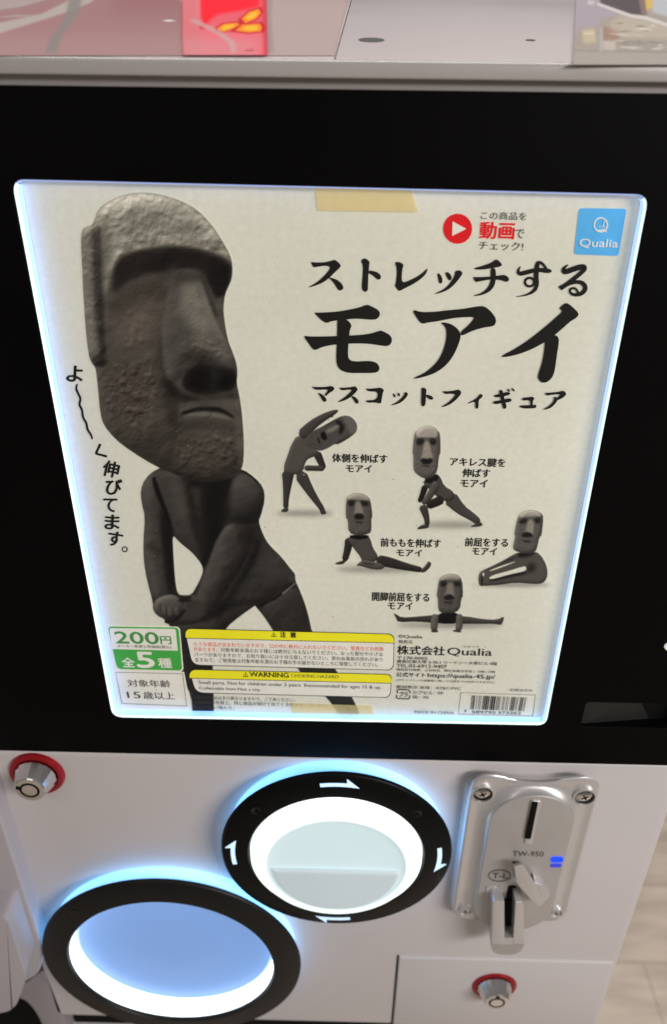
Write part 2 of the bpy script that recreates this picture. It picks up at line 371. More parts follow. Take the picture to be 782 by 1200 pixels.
# ---- locks
def lock(c, parent, face_turn=0):
    o = MB().lathe(c, [(.0675, 0), (.0675, -.004), (.064, -.010), (.056, -.012), (.0515, -.009), (.0515, 0)], 64).build('lock', M['red'], parent)
    n = 18
    MB().lathe(c, [(.0505, -.004), (.0505, -.014), (.0375, -.050), (.0345, -.053)], n).build('barrel', M['chrome'], o, smooth=False)
    f = MB().lathe(c, [(.0350, -.0529), (.0235, -.0535), (.0235, -.0525), (.0185, -.0525), (.0185, -.0538), (0, -.0542)], 48).build('barrel_face', M['chrome'], o)
    MB().lathe(c, [(.0240, -.0541), (.0182, -.0541), (.0182, -.0535), (.0240, -.0535)], 48, close=True).build('keyhole', M['dark'], o)
    a = math.radians(face_turn); d = np.array([math.sin(a), math.cos(a)]); e = np.array([d[1], -d[0]]); q = np.array(c)
    lp = [q + d*.018 + e*.005, q + d*.032 + e*.005, q + d*.032 - e*.005, q + d*.018 - e*.005]
    MB().xz([tuple(t) for t in lp], -.0546, -.053).build('key_notch', M['dark'], o, smooth=False)
    return o
lock((-.7007, -.7585), mach, -75)
# ---- service door with its lock
d0 = un(466, 1120)[2]
MB().box(.2165, XR-.012, -.006, .02, ZB+.004, d0).build('service_door', M['white'], mach, bevel=.004)
MB().box(.2105, .2165, -.0012, .0, ZB+.002, d0+.004).build('door_gap', M['greyblack'], mach, smooth=False)
lock((.505, -1.6175), mach, 0)

# ---- coin unit
N = 128
XBL, XBR = un(545, 1000)[0], un(700, 1000)[0]
def poly_ray(loop, c, a):                    # where a ray from c at angle a leaves a 2-D loop
    d = np.array([math.cos(a), math.sin(a)]); best = None; L = len(loop)
    for i in range(L):
        p = np.array(loop[i]) - c; q = np.array(loop[(i+1) % L]) - c; e = q-p
        den = d[0]*e[1]-d[1]*e[0]
        if abs(den) < 1e-12: continue
        t = (p[0]*e[1]-p[1]*e[0])/den; s_ = (p[0]*d[1]-p[1]*d[0])/den
        if t > 0 and -1e-9 <= s_ <= 1+1e-9: best = t if best is None else max(best, t)
    return c + d*best
bx0, bx1 = .3375, .6520; bz1 = -.7225
fz1 = un(625, 911, -.036)[2]; fx0, fx1 = un(553, 925, -.036)[0], un(700, 925, -.036)[0]; fz0 = un(598, 1078, -.036)[2]; bz0 = fz0 - .004
base_loop = rrect(bx0, bx1, bz0, bz1, .045, 10)
front_loop = rrect(bx0+.006, bx1-.006, fz0, fz1+.004, .042, 10)
st = un(627, 932, -.052)[2]; sb = un(597, 1090, -.052)[2]; sxl = un(566, 1010, -.052)[0]; sxr = un(661, 1010, -.052)[0]
stad = rrect(sxl, sxr, sb, st, (sxr-sxl)/2*.96, 16)
cc = np.array([(sxl+sxr)/2, (st+sb)/2])
angs = np.linspace(0, 2*PI, N, endpoint=False)
B0 = [poly_ray(base_loop, cc, a) for a in angs]; F0 = [poly_ray(front_loop, cc, a) for a in angs]; T0 = [poly_ray(stad, cc, a) for a in angs]
rings = []
mid = (bx0+bx1)/2; hw = (bx1-bx0)/2
def dip(p):
    u = max(-1, min(1, (p[0]-mid)/(hw*.8)))
    return .020*(.5+.5*math.cos(PI*u)) if p[1] > cc[1]+.2 else 0
F1 = [np.array([p[0], p[1]-dip(p)]) for p in F0]
corner = [math.exp(-((min(abs(p[0]-fx) for fx in (bx0+.04, bx1-.04)))/.05)**2 - ((min(abs(p[1]-fz) for fz in (fz0+.04, fz1-.04)))/.06)**2) for p in F0]
def ringpts(fr, hts): return [(p[0], -h, p[1]) for p, h in zip(fr, hts)]
rings.append(ringpts(B0, [0]*N)); rings.append(ringpts(B0, [.010]*N))
rings.append(ringpts([b*.35+f*.65 for b, f in zip(B0, F1)], [.020]*N))
rings.append(ringpts(F1, [.032+.003*c for c in corner]))
for s_, base_h in ((.06, .0355), (.15, .035), (.35, .032), (.55, .0325), (.75, .037), (.9, .043), (.97, .0485), (1.0, .051)):
    rings.append(ringpts([f*(1-s_)+t*s_ for f, t in zip(F1, T0)], [base_h + .004*c*(1-s_) for c in corner]))
mb = MB(); mb.add([p for r in rings for p in r], [(k*N+i, k*N+(i+1) % N, (k+1)*N+(i+1) % N, (k+1)*N+i) for k in range(len(rings)-1) for i in range(N)])
coin = mb.build('coin_unit', M['silver'], mach, ang=60)
MB().prism([(p[0]*.992+cc[0]*.008, -.0535, p[1]*.992+cc[1]*.008) for p in T0], [(p[0], -.050, p[1]) for p in T0]).build('face_plate', M['plate'], coin, bevel=.0012, ang=45)
for (px, py, sk) in ((566, 931, 1), (685.5, 934.5, 1), (545.5, 1068, .74), (652, 1070, .70)):
    q = un(px, py, -.040); c = (q[0], q[2])
    h = MB().lathe(c, [(.0265*sk, -.0335), (.0255*sk, -.0415), (.0225*sk, -.0418), (.0195*sk, -.0365), (.0190*sk, -.0345), (0, -.0345)], 32).build('screw_seat', M['ring'] if sk == 1 else M['silver'], coin)
    if sk == 1: MB().lathe(c, [(.0290*sk, -.0335), (.0280*sk, -.0410), (.0240*sk, -.0422), (.0215*sk, -.0405), (.0212*sk, -.036)], 40).build('screw_boss', M['silver'], coin)
    s2 = MB().lathe(c, [(.0170*sk, -.0350), (.0165*sk, -.0385), (.011*sk, -.0410), (.0045*sk, -.0415), (.003*sk, -.0390), (0, -.0388)], 24).build('screw', M['chrome'] if sk == 1 else M['silver'], coin)
    x_ = MB(); 
    for a_ in (.5, .5+PI/2):
        d_ = np.array([math.cos(a_), math.sin(a_)]); e_ = np.array([-d_[1], d_[0]]); q_ = np.array(c)
        x_.xz([tuple(q_+d_*.009*sk+e_*.0016*sk), tuple(q_+d_*.009*sk-e_*.0016*sk), tuple(q_-d_*.009*sk-e_*.0016*sk), tuple(q_-d_*.009*sk+e_*.0016*sk)], -.0419-.0001*(a_ > 1), -.0405)
    x_.build('screw_cross', M['dark'], coin, smooth=False)
def pxl(pts, Y): return [(un(x, y, Y)[0], un(x, y, Y)[2]) for x, y in pts]
def zc(x, y): return (500 + x/3.555, 890 + y/3.555)
def zl(pts, Y): return pxl([zc(*p) for p in pts], Y)
# coin entry slot
MB().xz(rquad(zl([(408, 352), (438, 172), (480, 176), (441, 356)], -.058), .006), -.058, -.052).build('slot_frame', M['silver'], coin, bevel=.002)
MB().xz(rquad(zl([(408, 330), (439, 176), (465, 178), (434, 332)], -.0588), .004), -.0588, -.0572).build('coin_slot', M['dark'], coin, smooth=False)
# return lever: an angled blade on a hub
MB().xz(zl([(358, 428), (382, 428), (398, 462), (372, 462)], -.0545), -.0545, -.053).build('lever_slot', M['dark'], coin, smooth=False)
hub = un(*zc(470, 556), -.062)
MB().lathe((hub[0], hub[2]), [(.026, -.050), (.026, -.066), (.022, -.072), (0, -.073)], 40).build('lever_hub', M['silver'], coin)
bl_f = rquad(zl([(366, 446), (398, 436), (452, 520), (490, 600), (462, 616), (376, 516)], -.090), [.004, .006, .012, .008, .008, .006], 4); bl_b = rquad(zl([(358, 432), (396, 428), (446, 500), (500, 566), (472, 592), (364, 494)], -.056), [.004, .006, .012, .008, .008, .006], 4)
MB().prism([(x, -.090, z) for x, z in bl_f], [(x, -.055, z) for x, z in bl_b]).build('return_lever', M['silver'], coin, bevel=.003, seg=3, ang=50)
tb = rquad(zl([(448, 512), (498, 530), (506, 566), (500, 590), (462, 596)], -.080), [.006, .012, .008, .010, .006], 4)
MB().xz(tb, -.080, -.052).build('lever_tab', M['silver'], coin, bevel=.004, seg=3)
# coin return hook: two cheeks, a slot between them, a rounded lip below
YF = -.092
MB().xz(rquad(zl([(276, 592), (324, 590), (325, 772), (272, 770)], YF), [.010, .002, .002, .004]), YF, -.050).build('return_cheek', M['silver'], coin, bevel=.002)
MB().xz(rquad(zl([(371, 592), (404, 596), (408, 770), (360, 772)], YF), [.002, .010, .004, .002]), YF, -.050).build('return_cheek', M['silver'], coin, bevel=.002)
lip = zl([(272, 744), (408, 744), (408, 772), (272, 772)], YF)
MB().xz(lip, YF+.0006, -.050).build('return_base', M['silver'], coin)
z0 = min(l[1] for l in lip); xa, xb = un(*zc(273, 770), YF)[0], un(*zc(408, 770), YF)[0]
arc = [((xa+xb)/2 + (xb-xa)/2*math.cos(t), math.sin(t)) for t in np.linspace(0, PI, 20)]
MB().prism([(x, YF-.001, z0+.002) for x, s in [((xb), 0), ((xa), 0)]] + [(x, YF+.004, z0-.052*s**.6) for x, s in arc[::-1]], [(x, -.03, z0+.002) for x in (xb, xa)] + [(x, -.03, z0-.03*s**.6) for x, s in arc[::-1]]).build('return_lip', M['plate'], coin)
MB().xz(zl([(325, 590), (372, 590), (362, 750), (322, 750)], -.060), -.060, -.0545).build('return_slot', M['dark'], coin, smooth=False)
MB().xz(rquad(zl([(340, 526), (376, 526), (372, 600), (328, 600)], -.0548), [.008, .008, .001, .001]), -.0548, -.0525).build('return_slot', M['dark'], coin, smooth=False)
# pilot light, its mirrored glow built as a dimmer bar, and button
MB().xz(rquad(zl([(519, 408), (572, 408), (570, 430), (517, 430)], -.0555), .009), -.0555, -.053).build('blue_lamp_and_reflection', M['blue_led'], coin, smooth=False)
MB().xz(rquad(zl([(517, 435), (563, 435), (561, 450), (515, 450)], -.0545), .005), -.0545, -.053).build('blue_lamp_and_reflection', M['blue_led_reflection'], coin, smooth=False)  # mirror image of the lamp above, built as a dim glowing bar
MB().xz(rquad(zl([(250, 532), (294, 532), (290, 555), (248, 555)], -.0565), .005), -.0565, -.053).build('button', M['silver'], coin, bevel=.001)

# ------------------------------------------------------------------ lettering
_stack = [0]
def text_mesh(txt, bold=0.0):
    c = bpy.data.curves.new('t', 'FONT'); c.body = txt; c.resolution_u = 3; c.offset = bold
    o = bpy.data.objects.new('t', c); COL.objects.link(o)
    m_ = bpy.data.meshes.new_from_object(o.evaluated_get(bpy.context.evaluated_depsgraph_get()))
    bpy.data.objects.remove(o)
    v = np.array([tuple(p.co[:2]) for p in m_.vertices]); f = [tuple(p.vertices) for p in m_.polygons]
    return v, f
VPX, VPY = 430.0, 2159.0
class Flat:                                  # flat print on the plane y = Y, given in photo pixels
    def __init__(s, Y): s.Y = Y; s.v = []; s.f = []; s.n = 0
    def put(s, pts, faces, dy=None):
        n = len(s.v); dy = s.n*.00003 if dy is None else dy; s.n += 1
        for x, y in pts:
            q = un(x, y, s.Y); s.v.append((q[0], s.Y - dy, q[2]))
        s.f += [tuple(i+n for i in f) for f in faces]; return s
    def poly(s, pts, smooth=0):
        if smooth: pts = chaikin(pts, smooth)
        return s.put(pts, [tuple(range(len(pts)))])
    def frame(s, pts, wd, r=0):
        a = rquad(pts, r) if r else list(pts); c = np.mean(np.array(a), 0)
        b = [tuple(np.array(q) - (np.array(q)-c)/np.maximum(np.abs(np.array(q)-c), 1e-6)*np.minimum(np.abs(np.array(q)-c), wd)) for q in a]; n = len(a)
        return s.put(a+b, [(i, (i+1) % n, n+(i+1) % n, n+i) for i in range(n)])
    def ribbon(s, pts, closed=False, it=2):
        P = chaikin(pts, it, closed); n = len(P); A = []; B = []
        for i in range(n):
            a = P[i-1] if (i or closed) else P[i]; b = P[(i+1) % n] if (i < n-1 or closed) else P[i]
            d = np.array([b[0]-a[0], b[1]-a[1]]); d = d/(np.linalg.norm(d)+1e-9); nr = np.array([-d[1], d[0]])*P[i][2]/2
            A.append((P[i][0]+nr[0], P[i][1]+nr[1])); B.append((P[i][0]-nr[0], P[i][1]-nr[1]))
        return s.put(A+B, [(i, (i+1) % n, n+(i+1) % n, n+i) for i in range(n if closed else n-1)])
    def text(s, txt, x0, x1, ytop, ybot, bold=0.0, slope=.022, rot=0):
        v, f = text_mesh(txt); mn, mx = v.min(0), v.max(0); u = (v-mn)/(mx-mn)
        if rot:
            c = np.array([(x0+x1)/2, (ytop+ybot)/2]); a = math.radians(rot); ca, sa = math.cos(a), math.sin(a)
            q = np.stack([(u[:, 0]-.5)*(x1-x0), -(u[:, 1]-.5)*(ybot-ytop)], 1)
            pts = [(c[0]+ca*x-sa*y, c[1]+sa*x+ca*y) for x, y in q]
        else:
            pts = []
            for a, b in u:
                x = x0 + a*(x1-x0); y = ybot + slope*a*(x1-x0); h = b*(ybot-ytop)
                lean = (x-VPX)/(VPY-y); pts.append((x + lean*h, y - h))
        n0 = s.n; h_ = abs(ybot-ytop)
        for k_, (ox, oy) in enumerate(((0, 0), (1, 0), (-1, 0), (0, 1), (0, -1)) if bold > .015 else (((0, 0), (1, 0), (-1, 0)) if bold else ((0, 0),))):
            w_ = bold*h_*1.05; s.put([(x+ox*w_, y+oy*w_*.7) for x, y in pts], f, (n0*5+k_)*.000012)
        return s
    def build(s, name, m, parent, label=None):
        me = bpy.data.meshes.new(name); me.from_pydata([(x*S, y*S, z*S) for x, y, z in s.v], [], s.f)
        bm = bmesh.new(); bm.from_mesh(me)
        ng = [f for f in bm.faces if len(f.verts) > 4]
        if ng: bmesh.ops.triangulate(bm, faces=ng)
        for f in bm.faces:
            if f.normal.y > 0: f.normal_flip()
        bm.to_mesh(me); bm.free()
        return new_obj(name, me, parent, m, label)
def T(zx, zy, k): return lambda pts: [((p[0])/k+zx, (p[1])/k+zy) + tuple(q/k for q in p[2:]) for p in pts]

# lettering on the coin unit
fl_ = Flat(-.0540); fl_.text('TW-950', *(zc(357, 0)[0], zc(486, 0)[0]), zc(0, 382)[1], zc(0, 402)[1], .025, slope=.02)
e = [(zc(304, 0)[0] + 13*math.cos(a), zc(0, 484)[1] + 6.6*math.sin(a), 1.1) for a in np.linspace(0, 2*PI, 28, endpoint=False)]
fl_.ribbon(e, True, 1); fl_.text('T-L', zc(274, 0)[0], zc(336, 0)[0], zc(0, 473)[1], zc(0, 494)[1], .03, slope=.02)
fl_.build('lettering', M['ink_grey'], coin)

# ------------------------------------------------------------------ the poster
post = thing('poster', 'backlit paper poster of stretching moai statue figures with black brush lettering, behind the window', 'poster')
big = [tuple(cW + (np.array(q)-cW)*1.06) for q in Wq]
MB().add([(x, YP, z) for x, z in big] + [(x, YP+.004, z) for x, z in big], [(0, 1, 2, 3), (7, 6, 5, 4), (0, 4, 5, 1), (1, 5, 6, 2), (2, 6, 7, 3), (3, 7, 4, 0)]).build('sheet', M['paper'], post, smooth=False)

# ---- the printed photographs: painted as ink densities on fine flat patches
rng = np.random.default_rng(7)
K = 1.5; OX, OY = 80.0, 215.0; CWD, CHT = int((660-OX)*K), int((850-OY)*K)
def raster(pts):
    P = np.array(pts, float); X = (P[:, 0]-OX)*K; Y = (P[:, 1]-OY)*K
    out = np.zeros((CHT, CWD)); SSY = 4
    y0 = max(0, int(Y.min())); y1 = min(CHT-1, int(Y.max())+1)
    X2 = np.roll(X, -1); Y2 = np.roll(Y, -1); ids = np.arange(CWD)
    for r in range(y0, y1+1):
        row = np.zeros(CWD)
        for k in range(SSY):
            y = r + (k+.5)/SSY; c = (Y <= y) != (Y2 <= y)
            if not c.any(): continue
            xs = np.sort(X[c] + (y-Y[c])*(X2[c]-X[c])/(Y2[c]-Y[c]))
            for a, b in zip(xs[::2], xs[1::2]): row += np.clip(np.minimum(b, ids+1) - np.maximum(a, ids), 0, 1)
        out[r] = row/SSY
    return np.clip(out, 0, 1)
def blur(a, sig):
    sig *= K
    if sig < .3: return a
    n = int(3*sig)+1; t = np.arange(-n, n+1); k = np.exp(-t*t/(2*sig*sig)); k /= k.sum()
    ys, xs = np.nonzero(a > 1e-4)
    if not len(ys): return a
    y0, y1, x0, x1 = max(0, ys.min()-n), min(CHT, ys.max()+n+1), max(0, xs.min()-n), min(CWD, xs.max()+n+1)
    s = np.pad(a[y0:y1, x0:x1], n)
    s = sum(k[i]*s[:, i:i+(x1-x0)] for i in range(2*n+1)); s = sum(k[i]*s[i:i+(y1-y0)] for i in range(2*n+1))
    out = np.zeros_like(a); out[y0:y1, x0:x1] = s; return out
rgb = np.zeros((CHT, CWD, 3)); alp = np.zeros((CHT, CWD)); fid = np.zeros((CHT, CWD), int); cur = [0]
def layer(pts, col, a=1.0, bl=0.0, clip=None, sm=1):
    m = raster(chaikin(pts, sm) if sm else pts)
    if bl: m = blur(m, bl)
    m = m*a
    if clip is not None: m = m*clip
    rgb[:] = rgb*(1-m[..., None]) + np.array(col, float)*m[..., None]
    return m
def base(pts, col, sm=1, hole=None, soft=.35):
    m = raster(chaikin(pts, sm) if sm else pts)
    for h in (hole or []): m = m*(1-raster(chaikin(h, 1)))
    m = blur(m, soft)
    global alp
    old = alp.copy()
    k_ = np.where(old > .3, m, (m > .002)*1.0)[..., None]; rgb[:] = rgb*(1-k_) + np.array(col, float)*k_
    alp = 1-(1-alp)*(1-m); fid[m > .004] = cur[0]; return m
def limb(pts):                               # (x, y, width) -> outline polygon
    n = len(pts); A = []; B = []
    for i in range(n):
        a = pts[max(0, i-1)]; b = pts[min(n-1, i+1)]; d = np.array([b[0]-a[0], b[1]-a[1]], float); d /= np.linalg.norm(d)+1e-9
        nr = np.array([-d[1], d[0]])*pts[i][2]/2; A.append((pts[i][0]+nr[0]*1.14, pts[i][1]+nr[1]*1.14)); B.append((pts[i][0]-nr[0]*1.14, pts[i][1]-nr[1]*1.14))
    e = pts[-1]; s = pts[0]
    return A + B[::-1]
def emboss(mask, sig, amp, light=(-.5, -1)):
    h = rng.standard_normal((CHT, CWD)); h = blur(h*0+h, sig) if False else blur2(h, sig); h /= h.std()+1e-9; h = np.minimum(h, .35)
    g = np.gradient(h); s = g[0]*light[1] + g[1]*light[0]; s /= s.std()+1e-9
    rgb[:] = np.clip(rgb + (s*amp*mask)[..., None]*np.array([1, .98, .93]), 3, 255)
def blur2(a, sig):
    sig *= K; n = int(3*sig)+1; t = np.arange(-n, n+1); k = np.exp(-t*t/(2*sig*sig)); k /= k.sum()
    a = np.apply_along_axis(lambda v: np.convolve(v, k, 'same'), 1, a); return np.apply_along_axis(lambda v: np.convolve(v, k, 'same'), 0, a)

def inflate(m, sig, amp, light=(-.45, -.9)):     # rounds a flat shape: edges towards the print's light go up, the others down
    h = blur(m, sig); g = np.gradient(h); v = (g[0]*light[1]*-1 + g[1]*light[0]*-1)*sig*K
    rgb[:] = np.clip(rgb*(1 + (v*amp*m)[..., None]), 3, 255)
def form(pts, col, sig, amp, clip, a=1.0, bl=1.0):
    m = layer(pts, col, a, bl, clip); inflate(m, sig, amp); return m
# -- big figure: body first
cur[0] = 1
BODY = [(200,545),(182,550),(170,561),(164.6,574),(166,590),(170,605),(168,633),(168.3,657),(172,679),(179.5,707),(179,714),(183.8,721.6),(193.6,726),(192,729.5),(199,732),(205,745),(211,775),(216,800),(224,815),(226,842),(226,842),(251,842),(251,842),(250.7,812),(249,785),(252,760),(265,735.6),(283,721),(299,710),(299,710),(309,722),(318.8,737),(333,760),(348,783),(365,803),(382,816),(398,838),(400,845),(424,845),(424,845),(420,832),(413,817),(402,798),(394,785),(380,765),(366,742),(362,722),(356.8,704.7),(350,688),(346.5,681),(346,672),(342.7,669),(330,652.5),(318,641),(311.7,632.8),(306,620),(303.3,610),(306,604.7),(311,585),(309,571),(299,559.7),(285,549.8),(262,545)]
HOLE = [(202.6,627),(208,633),(215,639.5),(223.5,646),(230,653),(236,661),(238.3,668),(236,676),(231,686),(224.5,697),(216,697.5),(208.7,696.5),(206,684),(204.6,668),(203.2,645)]
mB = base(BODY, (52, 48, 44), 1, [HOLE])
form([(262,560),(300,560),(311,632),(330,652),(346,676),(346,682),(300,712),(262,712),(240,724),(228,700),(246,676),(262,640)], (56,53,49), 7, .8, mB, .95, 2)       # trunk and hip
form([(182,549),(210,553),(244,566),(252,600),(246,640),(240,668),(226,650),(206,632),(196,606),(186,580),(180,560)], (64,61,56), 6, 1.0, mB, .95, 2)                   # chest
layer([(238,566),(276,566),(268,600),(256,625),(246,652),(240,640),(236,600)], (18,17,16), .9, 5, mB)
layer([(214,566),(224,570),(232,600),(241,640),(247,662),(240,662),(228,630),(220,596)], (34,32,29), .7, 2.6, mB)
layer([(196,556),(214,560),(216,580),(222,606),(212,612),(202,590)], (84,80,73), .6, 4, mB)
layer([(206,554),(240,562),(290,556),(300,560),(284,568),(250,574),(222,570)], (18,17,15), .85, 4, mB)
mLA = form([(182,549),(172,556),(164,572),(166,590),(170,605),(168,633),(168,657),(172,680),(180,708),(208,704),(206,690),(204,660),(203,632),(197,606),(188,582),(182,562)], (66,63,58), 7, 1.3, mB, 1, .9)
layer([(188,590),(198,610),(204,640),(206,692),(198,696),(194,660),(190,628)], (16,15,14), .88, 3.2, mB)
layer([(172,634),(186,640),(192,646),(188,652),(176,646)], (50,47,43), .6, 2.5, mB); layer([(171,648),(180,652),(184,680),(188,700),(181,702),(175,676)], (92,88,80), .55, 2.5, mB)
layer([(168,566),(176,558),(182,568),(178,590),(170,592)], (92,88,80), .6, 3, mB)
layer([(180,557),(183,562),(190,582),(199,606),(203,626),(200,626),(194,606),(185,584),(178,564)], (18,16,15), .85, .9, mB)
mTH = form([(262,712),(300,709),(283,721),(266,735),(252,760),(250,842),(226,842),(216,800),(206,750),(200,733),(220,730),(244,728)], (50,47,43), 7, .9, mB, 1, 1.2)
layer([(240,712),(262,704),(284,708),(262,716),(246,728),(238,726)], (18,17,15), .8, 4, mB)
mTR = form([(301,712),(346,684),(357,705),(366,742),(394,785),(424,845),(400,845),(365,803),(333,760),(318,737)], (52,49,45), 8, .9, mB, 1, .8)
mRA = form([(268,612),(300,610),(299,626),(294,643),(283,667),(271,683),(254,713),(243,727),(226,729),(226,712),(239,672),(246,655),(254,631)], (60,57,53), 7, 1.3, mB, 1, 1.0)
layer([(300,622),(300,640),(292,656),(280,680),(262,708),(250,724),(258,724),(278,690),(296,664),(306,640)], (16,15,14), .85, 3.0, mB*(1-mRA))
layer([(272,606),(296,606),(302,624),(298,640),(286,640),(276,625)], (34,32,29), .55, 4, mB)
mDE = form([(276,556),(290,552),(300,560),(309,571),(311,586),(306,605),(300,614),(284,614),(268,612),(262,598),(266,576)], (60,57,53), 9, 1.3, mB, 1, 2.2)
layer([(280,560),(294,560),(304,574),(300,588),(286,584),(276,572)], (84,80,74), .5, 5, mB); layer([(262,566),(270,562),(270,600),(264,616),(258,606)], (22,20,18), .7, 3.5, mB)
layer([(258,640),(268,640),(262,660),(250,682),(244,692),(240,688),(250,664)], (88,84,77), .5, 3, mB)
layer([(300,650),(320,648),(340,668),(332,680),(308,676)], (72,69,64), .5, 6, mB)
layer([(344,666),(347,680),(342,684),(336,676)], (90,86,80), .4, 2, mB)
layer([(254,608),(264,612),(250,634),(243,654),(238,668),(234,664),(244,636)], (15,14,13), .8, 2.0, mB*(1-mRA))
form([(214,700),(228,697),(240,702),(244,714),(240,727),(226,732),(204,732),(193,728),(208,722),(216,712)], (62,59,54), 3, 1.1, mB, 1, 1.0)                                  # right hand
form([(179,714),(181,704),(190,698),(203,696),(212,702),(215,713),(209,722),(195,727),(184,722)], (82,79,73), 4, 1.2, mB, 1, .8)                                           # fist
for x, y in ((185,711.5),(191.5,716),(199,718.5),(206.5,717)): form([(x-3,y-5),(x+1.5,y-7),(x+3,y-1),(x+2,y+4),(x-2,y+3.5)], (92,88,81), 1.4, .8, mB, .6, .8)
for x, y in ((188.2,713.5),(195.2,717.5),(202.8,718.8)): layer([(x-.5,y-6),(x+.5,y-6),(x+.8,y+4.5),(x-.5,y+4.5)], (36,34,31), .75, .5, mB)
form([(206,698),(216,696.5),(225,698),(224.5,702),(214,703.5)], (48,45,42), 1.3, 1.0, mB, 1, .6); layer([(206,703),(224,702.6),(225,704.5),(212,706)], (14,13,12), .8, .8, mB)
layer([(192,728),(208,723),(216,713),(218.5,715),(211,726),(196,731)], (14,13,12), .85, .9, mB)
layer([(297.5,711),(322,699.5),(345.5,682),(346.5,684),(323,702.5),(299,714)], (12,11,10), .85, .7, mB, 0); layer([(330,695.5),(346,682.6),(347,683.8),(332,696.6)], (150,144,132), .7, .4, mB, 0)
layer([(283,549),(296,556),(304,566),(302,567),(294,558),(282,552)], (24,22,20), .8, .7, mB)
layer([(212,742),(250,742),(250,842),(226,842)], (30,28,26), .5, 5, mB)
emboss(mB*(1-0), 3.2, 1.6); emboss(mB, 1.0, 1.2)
# -- big figure: head
HEAD = [(112.4,254),(114,248),(121.4,240),(137.7,230.7),(150,227.5),(162.3,226),(176,226.3),(186.8,227.8),(211.4,234.8),(231.8,246),(248.2,263.4),(260.5,282),(269.5,298),(272.8,310.5),(272.3,326),(268,336),(264,345),(262,360),(263,374),(267,398),(273,413),(277.5,426),(278.7,437),(277.5,449),(280.5,462),(283,478),(284.2,490),(286,514),(286,538),(283.5,550),(278,556),(268,561),(250,565),(236,565),(224.3,562.2),(202.8,555),(181.3,546),(153.7,529),(135.2,515),(121.4,498.3),(117.4,484),(115,457),(113,438),(112,431),(106.7,424.5),(103.5,414),(100,380),(97.6,343),(96,306),(94.8,284),(96,270),(101,265.5),(108,264.3)]
mH = base(HEAD, (88, 82, 73), 1)
# helmet, ear, cheek, nose ...
HELM = [(110,262),(114,248),(137,230),(162,226),(187,228),(212,235),(232,246),(248,263),(261,282),(270,298),(273,312),(265.7,302),(248.8,295),(226,289.5),(201,287.5),(170,291),(147.5,297),(136,306),(130,322),(124,345),(116,345),(113,300)]
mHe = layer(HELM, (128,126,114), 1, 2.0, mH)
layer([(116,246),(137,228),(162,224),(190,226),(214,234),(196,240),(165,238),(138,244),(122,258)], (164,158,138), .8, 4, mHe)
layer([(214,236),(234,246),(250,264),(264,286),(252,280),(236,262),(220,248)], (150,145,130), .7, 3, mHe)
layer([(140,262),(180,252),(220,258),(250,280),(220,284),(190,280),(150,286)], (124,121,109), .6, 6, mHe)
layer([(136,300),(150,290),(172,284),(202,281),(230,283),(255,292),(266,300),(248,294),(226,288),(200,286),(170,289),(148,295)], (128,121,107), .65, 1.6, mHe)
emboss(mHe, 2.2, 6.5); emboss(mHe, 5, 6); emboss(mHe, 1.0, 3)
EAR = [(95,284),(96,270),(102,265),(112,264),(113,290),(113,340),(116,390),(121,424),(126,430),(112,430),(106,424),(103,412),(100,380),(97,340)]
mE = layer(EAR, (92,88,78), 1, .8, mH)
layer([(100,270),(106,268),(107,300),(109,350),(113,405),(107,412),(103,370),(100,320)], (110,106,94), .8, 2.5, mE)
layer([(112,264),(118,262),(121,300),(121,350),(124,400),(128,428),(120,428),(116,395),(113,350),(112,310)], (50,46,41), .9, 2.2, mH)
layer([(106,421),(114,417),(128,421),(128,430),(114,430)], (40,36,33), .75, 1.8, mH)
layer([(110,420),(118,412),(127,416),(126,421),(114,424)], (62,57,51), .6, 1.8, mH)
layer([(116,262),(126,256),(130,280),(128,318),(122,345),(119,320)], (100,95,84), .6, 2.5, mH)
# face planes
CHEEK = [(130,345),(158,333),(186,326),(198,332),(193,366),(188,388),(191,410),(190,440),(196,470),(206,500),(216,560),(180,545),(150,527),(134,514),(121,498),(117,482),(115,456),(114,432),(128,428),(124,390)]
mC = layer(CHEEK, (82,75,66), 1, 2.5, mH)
layer([(136,350),(170,342),(184,352),(182,392),(168,412),(140,404),(130,380)], (112,96,85), .5, 9, mC)  # reddish glare mirrored in the pane, painted into the cheek print
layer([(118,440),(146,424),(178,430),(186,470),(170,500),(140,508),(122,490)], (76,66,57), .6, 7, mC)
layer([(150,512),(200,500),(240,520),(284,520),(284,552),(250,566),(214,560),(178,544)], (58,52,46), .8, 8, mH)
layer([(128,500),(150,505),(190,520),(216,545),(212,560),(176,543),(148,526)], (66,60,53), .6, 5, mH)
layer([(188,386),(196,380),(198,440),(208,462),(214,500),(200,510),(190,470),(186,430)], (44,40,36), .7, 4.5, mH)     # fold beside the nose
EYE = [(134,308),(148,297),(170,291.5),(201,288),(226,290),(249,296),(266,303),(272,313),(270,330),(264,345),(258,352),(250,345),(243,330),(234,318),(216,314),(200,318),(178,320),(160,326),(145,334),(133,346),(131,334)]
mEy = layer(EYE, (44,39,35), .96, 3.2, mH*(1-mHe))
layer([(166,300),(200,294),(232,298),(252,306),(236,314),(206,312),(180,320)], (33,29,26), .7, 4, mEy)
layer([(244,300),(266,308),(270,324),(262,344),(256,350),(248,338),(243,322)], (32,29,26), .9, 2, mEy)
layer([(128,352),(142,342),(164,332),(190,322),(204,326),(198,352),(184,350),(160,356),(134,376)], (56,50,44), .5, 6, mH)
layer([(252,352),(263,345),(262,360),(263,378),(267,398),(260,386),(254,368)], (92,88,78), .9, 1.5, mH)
NOSE = [(201,321),(212,315),(226,315),(237,322),(243,336),(249,355),(259,385),(268,402),(275,416),(278,431),(277,444),(262,432),(245,424),(226,428),(214,442),(204,450),(195,440),(191,424),(191,408),(188.5,388),(193,366),(198,340)]
